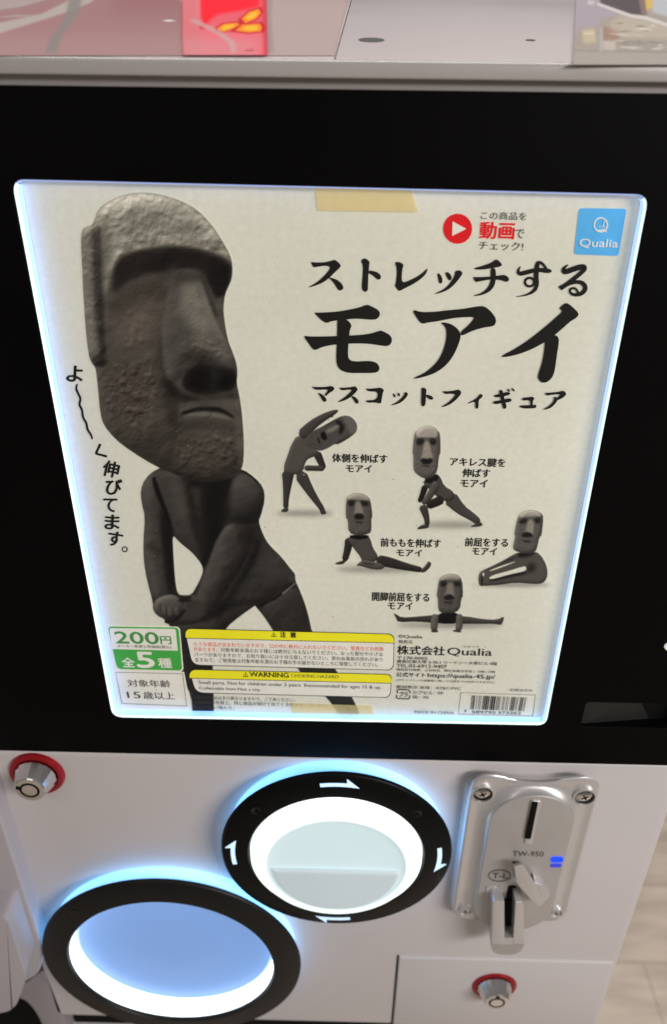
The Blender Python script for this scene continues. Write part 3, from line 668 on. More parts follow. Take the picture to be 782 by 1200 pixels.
mN = layer(NOSE, (82,78,71), 1, 1.6, mH)
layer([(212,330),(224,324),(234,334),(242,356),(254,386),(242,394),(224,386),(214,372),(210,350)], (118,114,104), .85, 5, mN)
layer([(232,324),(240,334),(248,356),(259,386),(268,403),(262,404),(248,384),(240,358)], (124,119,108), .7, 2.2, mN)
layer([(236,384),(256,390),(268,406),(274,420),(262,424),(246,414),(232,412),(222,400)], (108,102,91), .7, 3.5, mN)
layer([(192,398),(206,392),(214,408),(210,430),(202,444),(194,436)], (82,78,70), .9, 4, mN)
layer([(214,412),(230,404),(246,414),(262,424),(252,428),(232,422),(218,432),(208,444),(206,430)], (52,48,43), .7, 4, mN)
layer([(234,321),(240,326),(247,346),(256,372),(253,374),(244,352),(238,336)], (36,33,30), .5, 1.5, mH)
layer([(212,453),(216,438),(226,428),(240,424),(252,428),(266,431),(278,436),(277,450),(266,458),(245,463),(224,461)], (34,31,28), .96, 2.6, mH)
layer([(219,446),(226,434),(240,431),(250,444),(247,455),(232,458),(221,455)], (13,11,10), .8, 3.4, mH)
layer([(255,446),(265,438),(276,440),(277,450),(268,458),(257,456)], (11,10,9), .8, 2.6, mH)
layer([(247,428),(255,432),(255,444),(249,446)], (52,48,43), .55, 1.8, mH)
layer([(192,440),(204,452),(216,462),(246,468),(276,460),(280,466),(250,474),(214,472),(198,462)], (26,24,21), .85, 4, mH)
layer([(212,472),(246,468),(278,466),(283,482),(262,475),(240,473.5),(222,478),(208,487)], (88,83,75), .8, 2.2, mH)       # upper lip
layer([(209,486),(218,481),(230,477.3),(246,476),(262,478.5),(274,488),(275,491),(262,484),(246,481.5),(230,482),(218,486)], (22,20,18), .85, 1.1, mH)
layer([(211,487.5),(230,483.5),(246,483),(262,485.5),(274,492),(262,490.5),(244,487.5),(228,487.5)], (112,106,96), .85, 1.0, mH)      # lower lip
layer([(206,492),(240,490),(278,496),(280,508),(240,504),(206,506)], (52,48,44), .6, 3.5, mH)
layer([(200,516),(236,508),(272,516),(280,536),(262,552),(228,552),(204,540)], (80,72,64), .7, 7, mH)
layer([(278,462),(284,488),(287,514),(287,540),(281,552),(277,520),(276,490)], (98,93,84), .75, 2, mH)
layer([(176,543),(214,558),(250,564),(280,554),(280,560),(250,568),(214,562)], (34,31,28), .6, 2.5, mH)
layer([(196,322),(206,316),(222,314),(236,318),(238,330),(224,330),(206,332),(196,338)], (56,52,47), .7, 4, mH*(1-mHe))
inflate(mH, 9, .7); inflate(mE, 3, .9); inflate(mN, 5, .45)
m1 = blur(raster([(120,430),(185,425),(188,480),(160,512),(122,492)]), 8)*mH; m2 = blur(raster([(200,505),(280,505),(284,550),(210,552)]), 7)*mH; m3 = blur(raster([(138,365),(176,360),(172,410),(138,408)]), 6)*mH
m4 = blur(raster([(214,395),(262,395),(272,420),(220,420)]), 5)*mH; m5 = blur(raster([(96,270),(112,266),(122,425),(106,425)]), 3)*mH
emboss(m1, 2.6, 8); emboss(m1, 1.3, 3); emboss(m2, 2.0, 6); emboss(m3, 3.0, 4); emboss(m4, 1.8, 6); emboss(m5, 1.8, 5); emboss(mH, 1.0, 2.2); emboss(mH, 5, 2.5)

# -- five small figures
def small_head(tf, outline, helm, eyes, nose, nostril, mouth, col, k, hk=1.34):
    c = np.array(col, float)*hk; m = base(tf(outline), c, 1)
    layer(tf(outline), c*.9, .5, 0, m)
    layer(tf(helm), c*1.5, .9, .8, m); 
    for e_ in eyes: layer(tf(e_), c*.42, .95, 1.0, m)
    layer(tf(nose), c*1.42, .85, .9, m); layer(tf(nostril), c*.28, .95, .9, m); layer(tf(mouth), c*.4, .9, .6, m)
    xs = [p[0] for p in tf(outline)]; ys = [p[1] for p in tf(outline)]
    inflate(m, 2.2, .9); layer([(max(xs)-4, min(ys)), (max(xs)+2, min(ys)), (max(xs)+2, max(ys)), (max(xs)-4, max(ys))], c*.7, .45, 1.6, m)
    emboss(m, .9, 2.5); return m
def body_part(pts, col, hl=None, soft=1.2):
    m = base(pts, np.array(col, float)*1.12, 1, soft=.3); inflate(m, 2.0, .7); s = blur(m, 1.4)
    rgb[:] = np.where((m > .01)[..., None], rgb*(.90+.16*np.clip((s-.5)*2, 0, 1))[..., None], rgb)
    return m
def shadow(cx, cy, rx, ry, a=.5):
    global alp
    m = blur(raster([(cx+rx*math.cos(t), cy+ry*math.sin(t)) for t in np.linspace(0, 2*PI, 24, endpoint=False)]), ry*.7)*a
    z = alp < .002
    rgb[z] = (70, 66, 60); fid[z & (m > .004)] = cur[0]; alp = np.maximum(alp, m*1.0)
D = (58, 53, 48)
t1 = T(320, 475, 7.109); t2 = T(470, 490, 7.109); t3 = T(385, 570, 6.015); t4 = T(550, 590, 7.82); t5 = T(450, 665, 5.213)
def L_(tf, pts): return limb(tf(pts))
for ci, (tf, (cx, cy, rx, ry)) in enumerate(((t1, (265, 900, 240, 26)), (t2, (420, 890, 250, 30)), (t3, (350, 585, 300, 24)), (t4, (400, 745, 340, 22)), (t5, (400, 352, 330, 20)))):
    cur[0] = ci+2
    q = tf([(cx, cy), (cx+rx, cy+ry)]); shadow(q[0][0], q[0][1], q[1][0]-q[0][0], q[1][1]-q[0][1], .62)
# side stretch
cur[0] = 2
body_part(L_(t1, [(220,560,100),(305,710,66),(365,800,48),(410,862,40),(412,890,36)]), D); body_part(t1([(392,868),(432,862),(450,905),(398,912)]), D)
body_part(L_(t1, [(128,540,100),(118,680,62),(108,790,42),(108,860,40)]), (54,49,45)); body_part(t1([(58,890),(92,852),(130,850),(128,890)]), D)
body_part(t1([(200,250),(275,255),(300,340),(385,385),(405,405),(330,432),(285,452),(262,500),(255,545),(185,585),(90,560),(92,495),(120,420),(150,330)]), (72,67,60))
body_part(L_(t1, [(365,395,62),(390,450,55),(415,505,46),(420,530,40)]), (48,44,40)); body_part(L_(t1, [(430,525,44),(350,525,40),(262,522,44)]), (60,55,50))
body_part(L_(t1, [(232,260,90),(330,160,72),(430,95,56),(505,60,40),(544,42,14)]), (62,57,51)); body_part(t1([(455,95),(500,75),(508,98),(470,102)]), D)
m = base(t1([(280,300),(276,262),(330,215),(430,165),(520,112),(590,82),(650,92),(695,140),(705,190),(690,232),(610,290),(540,328),(515,322),(470,352),(400,383),(340,370),(298,340)]), (80,76,70), 1)
layer(t1([(575,85),(650,88),(700,140),(705,190),(690,225),(640,240),(620,180),(590,120)]), (104,99,91), .9, 1.2, m)
layer(t1([(510,125),(560,125),(600,180),(575,240),(545,240),(560,190)]), (28,25,23), .85, 1.2, m)
layer(t1([(545,150),(560,185),(460,240),(425,215)]), (122,117,108), .85, 1.0, m); layer(t1([(400,225),(425,215),(458,275),(425,295),(400,265)]), (14,13,12), .95, .8, m)
layer(t1([(365,275),(380,262),(400,320),(385,325)]), (30,27,24), .7, .7, m); layer(t1([(690,230),(540,325),(518,320),(640,250)]), (32,29,26), .8, .9, m)
layer(t1([(280,300),(300,340),(340,370),(400,383),(380,385),(320,372),(276,330)]), (26,23,21), .7, 1.0, m); layer(t1([(420,165),(520,115),(525,128),(430,178)]), (30,27,24), .6, .7, m); emboss(m, .9, 2.5)
# calf stretch
cur[0] = 3
body_part(L_(t2, [(395,650,120),(500,765,78),(590,820,62),(655,872,48)]), (64,59,53)); body_part(t2([(568,908),(620,880),(668,862),(684,895),(640,906)]), D)
body_part(L_(t2, [(205,560,52),(180,640,44),(152,702,34)]), (36,33,30))
body_part(t2([(180,520),(290,458),(330,490),(360,565),(430,605),(452,645),(420,690),(350,692),(280,640),(250,600),(200,570)]), (66,61,55))
body_part(L_(t2, [(350,672,70),(285,705,66),(215,730,62)]), (40,36,33)); body_part(L_(t2, [(180,725,66),(205,800,52),(218,850,40),(218,895,38)]), (56,51,46)); body_part(t2([(130,930),(150,900),(200,882),(237,890),(232,916),(170,926)]), D)
body_part(t2([(195,490),(300,460),(320,500),(270,540),(205,540)]), (30,27,24)); body_part(L_(t2, [(302,530,66),(262,610,56),(225,670,50),(180,715,38)]), (70,65,58))
small_head(t2, [(180,500),(120,460),(100,420),(102,305),(92,295),(108,130),(125,112),(170,75),(230,60),(280,75),(310,108),(328,130),(332,295),(318,308),(305,450),(262,490),(215,505)],
    [(125,112),(170,75),(230,60),(280,75),(312,110),(306,165),(220,158),(132,168)], [[(125,172),(200,165),(188,225),(130,228)], [(235,165),(300,170),(292,228),(240,220)]],
    [(192,190),(236,190),(258,300),(272,342),(158,345),(178,300)], [(160,345),(190,332),(215,342),(250,332),(268,348),(250,382),(180,385)], [(178,394),(245,396),(243,406),(180,405)], (76,71,64), 7.1)
# thigh stretch
cur[0] = 4
body_part(L_(t3, [(340,520,70),(430,535,66),(520,560,52),(600,578,40),(660,590,34)]), (46,42,38)); body_part(t3([(640,600),(682,560),(705,525),(728,540),(716,575),(672,612)]), D)
body_part(L_(t3, [(148,365,56),(138,440,48),(112,530,38)]), (44,40,37)); body_part(t3([(40,546),(70,530),(120,518),(116,546),(70,553)]), D)
body_part(t3([(130,370),(160,348),(280,345),(300,380),(312,430),(352,490),(345,530),(240,545),(228,500),(180,440)]), (68,62,56), 1)
body_part(t3([(188,560),(250,512),(310,528),(380,545),(402,572),(362,590),(290,582),(230,562)]), (74,68,61))
layer(t3([(240,535),(330,548),(330,554),(240,545)]), (26,23,21), .7, .6, alp); body_part(t3([(150,340),(285,340),(285,362),(215,372),(150,360)]), (20,18,16)); layer(t3([(135,345),(215,352),(290,345),(285,362),(215,375),(150,362)]), (16,14,13), .9, .8, alp)
small_head(t3, [(140,330),(135,230),(120,225),(122,95),(140,65),(190,45),(240,50),(285,75),(300,110),(313,215),(303,225),(305,310),(290,335),(215,348)],
    [(128,95),(140,65),(190,45),(240,50),(285,75),(298,108),(210,90)], [[(135,100),(190,95),(185,140),(140,140)], [(225,97),(285,105),(282,142),(230,135)]],
    [(190,105),(226,105),(252,195),(258,235),(172,235),(182,190)], [(178,205),(200,190),(230,190),(255,205),(250,235),(182,235)], [(188,246),(246,250),(243,260),(190,258)], (70,65,58), 6)
# forward bend
cur[0] = 5
m4b = body_part(t4([(440,448),(612,438),(662,480),(702,550),(720,620),(712,690),(672,735),(600,740),(420,725),(300,745),(130,757),(92,757),(80,690),(92,640),(110,618),(270,545),(400,470)]), (72,67,60))
HOL = [t4([(178,690),(206,660),(350,622),(505,574),(524,584),(520,618),(380,646),(220,692)]), t4([(122,640),(138,632),(136,665),(126,668)]), t4([(186,614),(300,570),(420,532),(424,535),(300,584),(190,622)])]
for h in HOL:
    mh = raster(chaikin(h, 1)); alp *= (1-mh)
layer(t4([(170,700),(380,655),(535,625),(535,645),(380,675),(200,715)]), (22,20,18), .85, 1.0, m4b); layer(t4([(530,560),(600,540),(620,600),(560,640),(528,625)]), (34,31,28), .7, 2.0, m4b)
layer(t4([(108,650),(122,650),(126,750),(110,750)]), (20,18,16), .8, .7, m4b); layer(t4([(440,448),(610,440),(600,470),(470,500),(440,480)]), (20,18,16), .85, 1.6, m4b)
layer(t4([(110,620),(270,548),(430,470),(440,500),(290,560),(130,630)]), (36,33,30), .6, 1.0, m4b); layer(t4([(610,500),(680,540),(700,620),(660,640),(630,560)]), (92,86,77), .5, 3, m4b)
small_head(t4, [(400,420),(400,380),(422,295),(408,285),(440,130),(470,85),(530,60),(600,60),(660,85),(683,120),(665,300),(645,305),(620,420),(600,450),(500,458),(440,445)],
    [(450,130),(470,85),(530,60),(600,60),(660,85),(680,120),(560,118)], [[(460,150),(535,130),(530,180),(455,190)], [(595,132),(655,130),(650,185),(600,175)]],
    [(538,150),(592,150),(592,240),(588,300),(478,298),(520,240)], [(474,290),(500,265),(530,262),(560,268),(585,290),(575,310),(490,308)], [(490,334),(570,345),(566,360),(488,350)], (92,88,80), 7.8, 1.05)
# split
cur[0] = 6
body_part(t5([(58,278),(75,285),(110,306),(200,300),(330,288),(400,310),(400,345),(330,342),(200,330),(85,336),(74,310)]), (52,48,43)); body_part(t5([(440,300),(500,297),(600,315),(690,320),(737,296),(730,330),(715,354),(680,345),(560,345),(440,345)]), (62,57,51))
body_part(t5([(325,272),(465,272),(460,345),(335,345)]), (20,18,16)); layer(t5([(325,275),(465,275),(460,345),(335,345)]), (16,14,13), .92, 1.0, alp)
body_part(L_(t5, [(315,285,36),(308,340,42),(306,388,34)]), (82,76,68)); body_part(t5([(282,396),(300,374),(335,384),(328,398)]), D)
body_part(L_(t5, [(462,285,36),(462,340,40),(456,388,34)]), (82,76,68)); body_part(t5([(412,391),(440,376),(476,390),(470,399)]), D)
small_head(t5, [(330,260),(328,182),(320,175),(335,75),(350,55),(400,37),(450,42),(480,75),(485,180),(475,185),(465,260),(420,280),(350,278)],
    [(338,80),(350,55),(400,37),(450,42),(480,78),(410,72)], [[(345,85),(385,80),(380,118),(345,118)], [(428,84),(472,88),(468,118),(430,115)]],
    [(388,92),(422,92),(430,165),(436,190),(360,190),(378,160)], [(364,182),(385,165),(412,165),(432,182),(425,198),(372,198)], [(366,208),(424,212),(420,222),(370,220)], (68,63,56), 5.2)

tone = lambda v: np.interp(v, [0, 14, 40, 58, 80, 100, 115, 135, 170, 255], [0, 5, 22, 44, 66, 87, 106, 134, 174, 255])
rgb[:] = tone(rgb)
grey_ = rgb.mean(2, keepdims=True); ds_ = np.where(fid == 1, .35, .6)[..., None]; rgb[:] = rgb*(1-ds_) + grey_*np.array([1.0, .985, .945])*ds_
def patch(x0, x1, y0, y1, name, sel=None, label=None, idx=[0]):
    i0, i1 = int((x0-OX)*K), int((x1-OX)*K); j0, j1 = int((y0-OY)*K), int((y1-OY)*K)
    a = alp[j0:j1, i0:i1].copy()
    if sel is not None: a = a*sel[j0:j1, i0:i1]
    c = rgb[j0:j1, i0:i1]; H, Wd = a.shape
    on = a > .01; cell = on[:-1, :-1] | on[1:, :-1] | on[:-1, 1:] | on[1:, 1:]
    jj, ii = np.nonzero(cell); vid = -np.ones((H, Wd), int)
    quads = np.stack([jj*Wd+ii, (jj+1)*Wd+ii, (jj+1)*Wd+ii+1, jj*Wd+ii+1], 1)
    used = np.unique(quads); vid = np.zeros(H*Wd, int); vid[used] = np.arange(len(used)); quads = vid[quads]
    uj, ui = used//Wd, used % Wd
    px = OX + (ui+i0+.5)/K; py = OY + (uj+j0+.5)/K; Yp = YP-.0008
    d = np.stack([(px-CX)/F, -(py-CY)/F, -np.ones(len(px))], 1) @ RM.T
    P = CAM_LOC + d*((Yp-CAM_LOC[1])/d[:, 1])[:, None]
    me = bpy.data.meshes.new(name); n = len(used); q = len(quads)
    me.vertices.add(n); me.vertices.foreach_set('co', (P*S).astype(np.float32).ravel())
    me.loops.add(q*4); me.loops.foreach_set('vertex_index', quads.astype(np.int32).ravel())
    me.polygons.add(q); me.polygons.foreach_set('loop_start', np.arange(0, q*4, 4, dtype=np.int32))
    try: me.polygons.foreach_set('loop_total', np.full(q, 4, dtype=np.int32))
    except Exception: pass
    me.update(calc_edges=True)
    at = me.color_attributes.new('ink', 'FLOAT_COLOR', 'POINT')
    cc_ = np.concatenate([np.clip(lin(c.reshape(-1, 3)[used])*GAIN, 0, 1), a.reshape(-1)[used][:, None]], 1)
    at.data.foreach_set('color', cc_.astype(np.float32).ravel())
    return new_obj(name, me, post, M['print'], label)
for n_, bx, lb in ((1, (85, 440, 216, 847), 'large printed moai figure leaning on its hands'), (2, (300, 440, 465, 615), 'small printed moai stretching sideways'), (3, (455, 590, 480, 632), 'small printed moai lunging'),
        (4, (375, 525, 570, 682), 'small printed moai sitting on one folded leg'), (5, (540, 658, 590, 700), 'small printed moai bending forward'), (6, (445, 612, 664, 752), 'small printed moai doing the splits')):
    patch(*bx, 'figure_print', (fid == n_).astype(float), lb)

# ---- title in brush lettering (outlines as on the sheet)
Y1 = YP-.0012; Y2 = YP-.0026
f = Flat(Y1); A = T(350, 290, 4.344); B = T(520, 290, 4.344)
P_ = lambda tf, pts: f.poly(tf(pts), 2)
P_(A, [(62,72),(75,76),(130,76),(172,66),(183,61),(202,74),(216,90),(212,102),(190,122),(150,162),(110,187),(55,204),(50,201),(90,180),(130,145),(158,112),(160,98),(140,92),(100,98),(76,102),(68,88)])
P_(A, [(150,150),(190,160),(218,180),(230,202),(226,214),(210,221),(198,212),(180,180),(155,156)])
P_(A, [(316,66),(335,53),(352,62),(363,74),(360,90),(356,130),(354,205),(352,220),(340,228),(326,218),(321,205),(327,130),(328,90)])
P_(A, [(355,117),(375,118),(398,124),(418,138),(421,156),(408,166),(395,158),(380,143),(355,130)])
P_(A, [(490,77),(502,72),(520,76),(533,84),(534,96),(528,110),(525,165),(532,178),(560,170),(620,140),(655,106),(659,110),(645,142),(600,178),(530,214),(512,223),(500,210),(490,195),(496,180),(502,110)])
P_(A, [(706,131),(716,131),(730,148),(734,172),(728,184),(716,182),(712,165)]); P_(A, [(745,129),(757,124),(770,132),(780,148),(779,164),(768,169),(758,158)])
P_(B, [(-49,238),(-10,230),(30,212),(65,178),(92,142),(98,128),(84,116),(70,116),(58,122),(58,136),(45,165),(10,208),(-46,235)])
P_(B, [(153,105),(200,92),(248,75),(262,61),(276,62),(300,86),(292,97),(260,103),(210,112),(162,113)])
P_(B, [(149,148),(160,151),(230,148),(290,141),(312,138),(335,155),(331,172),(318,176),(290,165),(240,162),(180,173),(165,177),(155,165)])
P_(B, [(238,104),(265,104),(267,150),(262,190),(240,222),(200,242),(153,248),(153,244),(195,230),(225,205),(238,175),(240,150)])
f.ribbon(B([(392,97,5),(381,112,12),(380,128,20),(394,134,24),(430,124,24),(480,112,20),(525,118,26),(543,120,18),(550,120,8)])); f.ribbon(B([(482,74,20),(474,100,26),(470,150,26),(476,190,22),(462,222,18),(420,243,9),(370,250,3)]))
f.ribbon(B([(438+24*math.cos(a), 176+22*math.sin(a), 13) for a in np.linspace(0, 2*PI, 14, endpoint=False)]), True, 1); f.ribbon(B([(478,78,20),(494,76,16),(510,88,13),(520,104,14),(524,116,16)]))
f.ribbon(B([(634,88,6),(616,100,14),(608,116,22),(618,126,28),(660,110,28),(700,98,30),(720,98,24),(716,116,22),(660,162,22),(615,196,22),(594,207,26),(592,209,22)]))
f.ribbon(B([(600,206,18),(640,182,18),(690,172,20),(720,190,24),(722,218,24),(692,241,20),(655,240,15),(640,222,12),(650,206,12),(674,208,12),(686,232,12)]))
C_ = T(350, 350, 4.344); E_ = T(520, 350, 4.344)
P_(C_, [(79,69),(95,71),(200,66),(310,45),(347,29),(362,34),(405,55),(417,75),(407,98),(385,109),(300,100),(240,106),(165,114),(146,125),(120,112),(95,88)])
P_(C_, [(27,187),(60,193),(200,190),(330,183),(380,174),(415,161),(430,165),(464,182),(478,206),(470,232),(450,242),(420,238),(340,226),(200,230),(120,245),(90,261),(74,259),(50,225),(35,205)])
P_(C_, [(197,98),(245,102),(273,135),(262,156),(258,190),(254,235),(251,285),(258,312),(290,320),(360,315),(400,325),(414,350),(408,370),(385,378),(320,378),(255,378),(218,366),(198,345),(191,310),(195,230),(197,150)])
P_(E_, [(-156,64),(-148,56),(-118,68),(-40,66),(0,60),(100,51),(150,42),(190,36),(217,42),(252,76),(269,106),(263,132),(245,142),(215,144),(150,161),(88,192),(84,170),(130,132),(156,98),(150,92),(60,96),(-30,115),(-85,122),(-105,128),(-122,118),(-145,85)])
P_(E_, [(-15,122),(0,119),(40,128),(75,155),(89,185),(80,222),(55,282),(20,332),(-30,372),(-90,396),(-152,409),(-152,402),(-90,375),(-30,320),(0,260),(14,200),(14,160),(5,138)])
P_(E_, [(588,48),(605,32),(620,21),(637,25),(660,45),(682,66),(688,82),(675,98),(645,115),(600,156),(540,206),(470,247),(400,277),(340,293),(299,298),(295,290),(350,262),(430,212),(520,140),(572,94),(604,66),(598,56)])
P_(E_, [(515,205),(570,181),(587,200),(586,230),(576,290),(566,370),(550,406),(525,426),(500,428),(481,410),(479,390),(500,330),(513,260)])
G = T(355, 440, 4.8875); H_ = T(510, 440, 4.8875)
P_(G, [(52,61),(65,65),(130,65),(165,57),(184,72),(175,86),(150,101),(132,119),(124,110),(145,85),(140,79),(75,83),(60,72)]); P_(G, [(84,97),(110,105),(132,127),(138,143),(125,153),(112,141),(100,118)])
P_(G, [(207,67),(220,70),(285,65),(298,59),(316,75),(308,92),(285,115),(245,142),(202,153),(202,148),(240,125),(275,92),(282,82),(260,80),(222,86)]); P_(G, [(274,114),(300,121),(321,144),(319,159),(305,161),(295,145)])
P_(G, [(359,71),(370,75),(420,72),(445,67),(467,82),(459,95),(451,140),(451,156),(435,161),(425,153),(370,156),(357,140),(425,140),(432,90),(375,92)])
P_(G, [(516,102),(525,102),(534,118),(528,128),(520,118)]); P_(G, [(541,97),(552,99),(559,112),(553,121),(545,112)]); P_(G, [(580,100),(590,92),(606,105),(585,135),(555,159),(507,172),(507,168),(545,148),(572,122),(582,108)])
P_(G, [(679,71),(692,67),(711,80),(706,95),(704,160),(698,173),(688,178),(677,165),(680,100)]); P_(G, [(705,107),(735,114),(749,127),(742,139),(728,136),(706,121)])
P_(H_, [(42,87),(60,90),(110,86),(135,77),(153,95),(140,118),(110,148),(75,171),(37,181),(37,177),(75,155),(105,125),(119,106),(90,103),(55,106)])
P_(H_, [(257,102),(276,112),(265,128),(249,138),(249,185),(238,191),(229,182),(232,145),(190,161),(187,157),(225,138),(250,118)])
P_(H_, [(334,111),(380,103),(415,91),(433,100),(425,111),(380,121),(345,126)]); P_(H_, [(327,147),(380,140),(425,127),(441,138),(432,151),(385,156),(342,166)]); P_(H_, [(364,87),(378,79),(391,92),(398,140),(411,180),(400,191),(389,188),(380,150)])
P_(H_, [(411,77),(422,74),(431,88),(424,96)]); P_(H_, [(434,71),(445,71),(459,85),(450,93)]); P_(H_, [(494,127),(540,122),(558,119),(571,130),(560,142),(559,172),(545,172),(545,138),(505,144)]); P_(H_, [(477,169),(560,168),(578,164),(581,180),(565,188),(495,187)])
P_(H_, [(627,96),(640,98),(710,92),(735,84),(753,102),(742,119),(715,136),(690,141),(690,135),(712,115),(718,105),(660,110),(640,116)]); P_(H_, [(680,118),(700,125),(703,140),(680,170),(655,189),(621,196),(621,191),(650,175),(672,155),(682,135)])
f.build('title_lettering', M['k'], post)
# hand-written line down the left side
f = Flat(Y1); V = T(60, 420, 5.0)
for ch, x, y, s_, r_ in (('よ', 139, 90, 92, 4), ('く', 287, 548, 88, -26), ('伸', 352, 648, 92, 12), ('び', 368, 752, 92, 4), ('て', 345, 857, 78, 6), ('ま', 360, 957, 84, 3), ('す', 377, 1055, 84, 10)):
    cx, cy = 60+x/5, 420+y/5; h = s_/10; wd = h if ch != 'く' else h*.62
    f.text(ch, cx-wd, cx+wd, cy-h, cy+h, .035, rot=r_)
f.ribbon(V([(155,148,8),(147,175,13),(160,205,13),(176,235,13),(165,270,13),(184,300,13),(187,345,13),(210,378,13),(213,415,13),(236,445,12),(243,472,9)]))
f.ribbon([(60+433/5+2.9*math.cos(a), 420+1117/5+2.9*math.sin(a), 1.2) for a in np.linspace(0, 2*PI, 14, endpoint=False)], True, 1)
f.build('slogan_lettering', M['k'], post)
# captions of the five figures
for cap in ((('体側を伸ばす', 390, 454, 531.5, 541.5), ('モアイ', 406, 436, 544.5, 553)), (('アキレス腱を', 527.5, 592, 536, 546), ('伸ばす', 542, 574, 549, 559), ('モアイ', 540, 571, 561.5, 570.5)),
        (('前ももを伸ばす', 446.5, 516.5, 630.5, 640.5), ('モアイ', 465, 494.5, 643.5, 651.5)), (('前屈をする', 545, 595, 630, 640), ('モアイ', 553.5, 582, 641.5, 650)), (('開脚前屈をする', 436.5, 503, 693.8, 704), ('モアイ', 455, 483.5, 705.5, 714))):
    f = Flat(Y1)
    for t_, x0, x1, y0, y1 in cap: f.text(t_, x0, x1, y0, y1, .028)
    f.build('caption_lettering', M['k'], post)
# video note, top right
f = Flat(Y1); f.poly([(536.5+17*math.cos(a), 268+17.6*math.sin(a)) for a in np.linspace(0, 2*PI, 40, endpoint=False)]); pb = f.build('play_icon', M['rd'], post)
f = Flat(Y2); f.poly([(530.5, 259.5), (530, 276.5), (546.5, 268.2)]); f.build('triangle', M['wht'], pb)
f = Flat(Y1); f.text('この商品を', 563.5, 617, 247.8, 257, .006); f.text('チェック!', 561, 613, 282.5, 292.5, .006, slope=.03); f.text('で', 603.5, 614, 268.5, 279, .006); f.build('note_lettering', M['k2'], post)
f = Flat(Y1); f.text('動画', 562, 602, 260, 279.5, .03); f.build('note_lettering', M['rd'], post)
f = Flat(Y1); f.poly(rquad([(679, 243.8), (734.5, 244.6), (725, 300), (672.8, 298)], 4)); lg = f.build('logo', M['blu'], post)
f = Flat(Y2); f.ribbon([(704.3+7.8*math.cos(a), 263.5+8.2*math.sin(a), 1.5) for a in np.linspace(0, 2*PI, 24, endpoint=False)], True, 1)
f.ribbon([(697.5, 268, 1.1), (702, 271, 1.4), (707, 268.5, 1.4), (711, 272, 1.6)]); f.ribbon([(709, 259, 1), (707, 264, 1.1), (709, 267, 1)]); f.ribbon([(702.5, 265, 1.2), (703.4, 266.3, 1.2)]); f.ribbon([(705.5, 265, 1.2), (706.5, 266.2, 1.2)])
f.text('Qualia', 678.5, 723.5, 279.5, 290.5, .012, slope=.03); f.build('lettering', M['wht'], lg)
# green price label
f = Flat(Y1); f.poly(rquad([(125.2, 733), (211, 734.4), (215.5, 787), (136, 785.5)], [5, 5, 5, 6])); hb = f.build('price_label', M['wht'], post)
f = Flat(Y1-.0006); f.poly(rquad([(126.4, 734.2), (209.6, 735.4), (213.8, 785.8), (137.2, 784)], [5, 5, 5, 6])); f.build('green_field', M['grn'], hb)
f = Flat(Y1-.0010); f.poly(rquad([(128.3, 736), (206, 737), (208.6, 762.6), (131.6, 760.6)], [3, 3, 1, 1])); f.build('white_field', M['wht'], hb)
f = Flat(Y2); f.text('200', 136.5, 187, 740, 753.8, .035); f.text('円', 189, 201.5, 745.5, 754.6, .03); f.build('lettering', M['dgrn'], hb)
f = Flat(Y2); f.text('メーカー希望小売価格(税込)', 138, 201, 755.3, 759.2, .01); f.build('lettering', M['k2'], hb)
f = Flat(Y2); f.text('全', 144, 159, 770.5, 781.5, .03); f.text('5', 162, 182, 764, 782, .04); f.text('種', 186.5, 202, 771, 782.2, .03); f.build('lettering', M['wht'], hb)
f = Flat(Y1); f.poly(rquad([(134, 785.6), (216, 787.4), (225, 835), (143, 832)], [0, 0, 8, 0])); ag = f.build('age_label', M['wht'], post)
f = Flat(Y1-.0008); f.frame([(135.3, 787.5), (214.6, 789.2), (219.3, 827.8), (142.6, 824.8)], .7); f.build('border', M['gry'], ag)
f = Flat(Y1-.0008); f.text('対象年齢', 150.5, 200.5, 796.2, 804.6, .012); f.text('15', 150, 165.5, 810.6, 818, .015); f.text('歳以上', 169, 205.5, 810.4, 819, .012); f.build('lettering', M['k2'], ag)
# yellow caution labels
def caution(outer, hdr_l, hdr_r, r, txts):
    f = Flat(Y1); f.poly(rquad(outer, r)); o = f.build('caution_label', M['k'], post)
    c = np.mean(np.array(outer), 0); inn = [(x + np.sign(c[0]-x)*.8, y + np.sign(c[1]-y)*.8) for x, y in outer]
    f = Flat(Y1-.0006); f.poly(rquad(inn, r)); f.build('white_field', M['wht'], o)
    f = Flat(Y1-.0010); f.poly(rquad([inn[0], inn[1], hdr_r, hdr_l], [r[0], r[1], 0, 0])); f.build('yellow_field', M['yel'], o)
    f = Flat(Y1-.0014); f.ribbon([(hdr_l[0], hdr_l[1], .7), (hdr_r[0], hdr_r[1], .7)], it=0); f.build('rule', M['k'], o)
    for m_, items in txts:
        f = Flat(Y2)
        for it_ in items:
            if it_[0] == 'tri':
                _, x, y, s_ = it_; f.frame([(x-s_, y+s_*.8), (x+s_, y+s_*.8), (x+.01, y-s_*.9)], .8); f.poly([(x-.5, y-s_*.25), (x+.5, y-s_*.25), (x+.35, y+s_*.5), (x-.35, y+s_*.5)])
            else: f.text(*it_[:5], it_[5] if len(it_) > 5 else 0.0, slope=.028)
        f.build('lettering', M[m_], o)
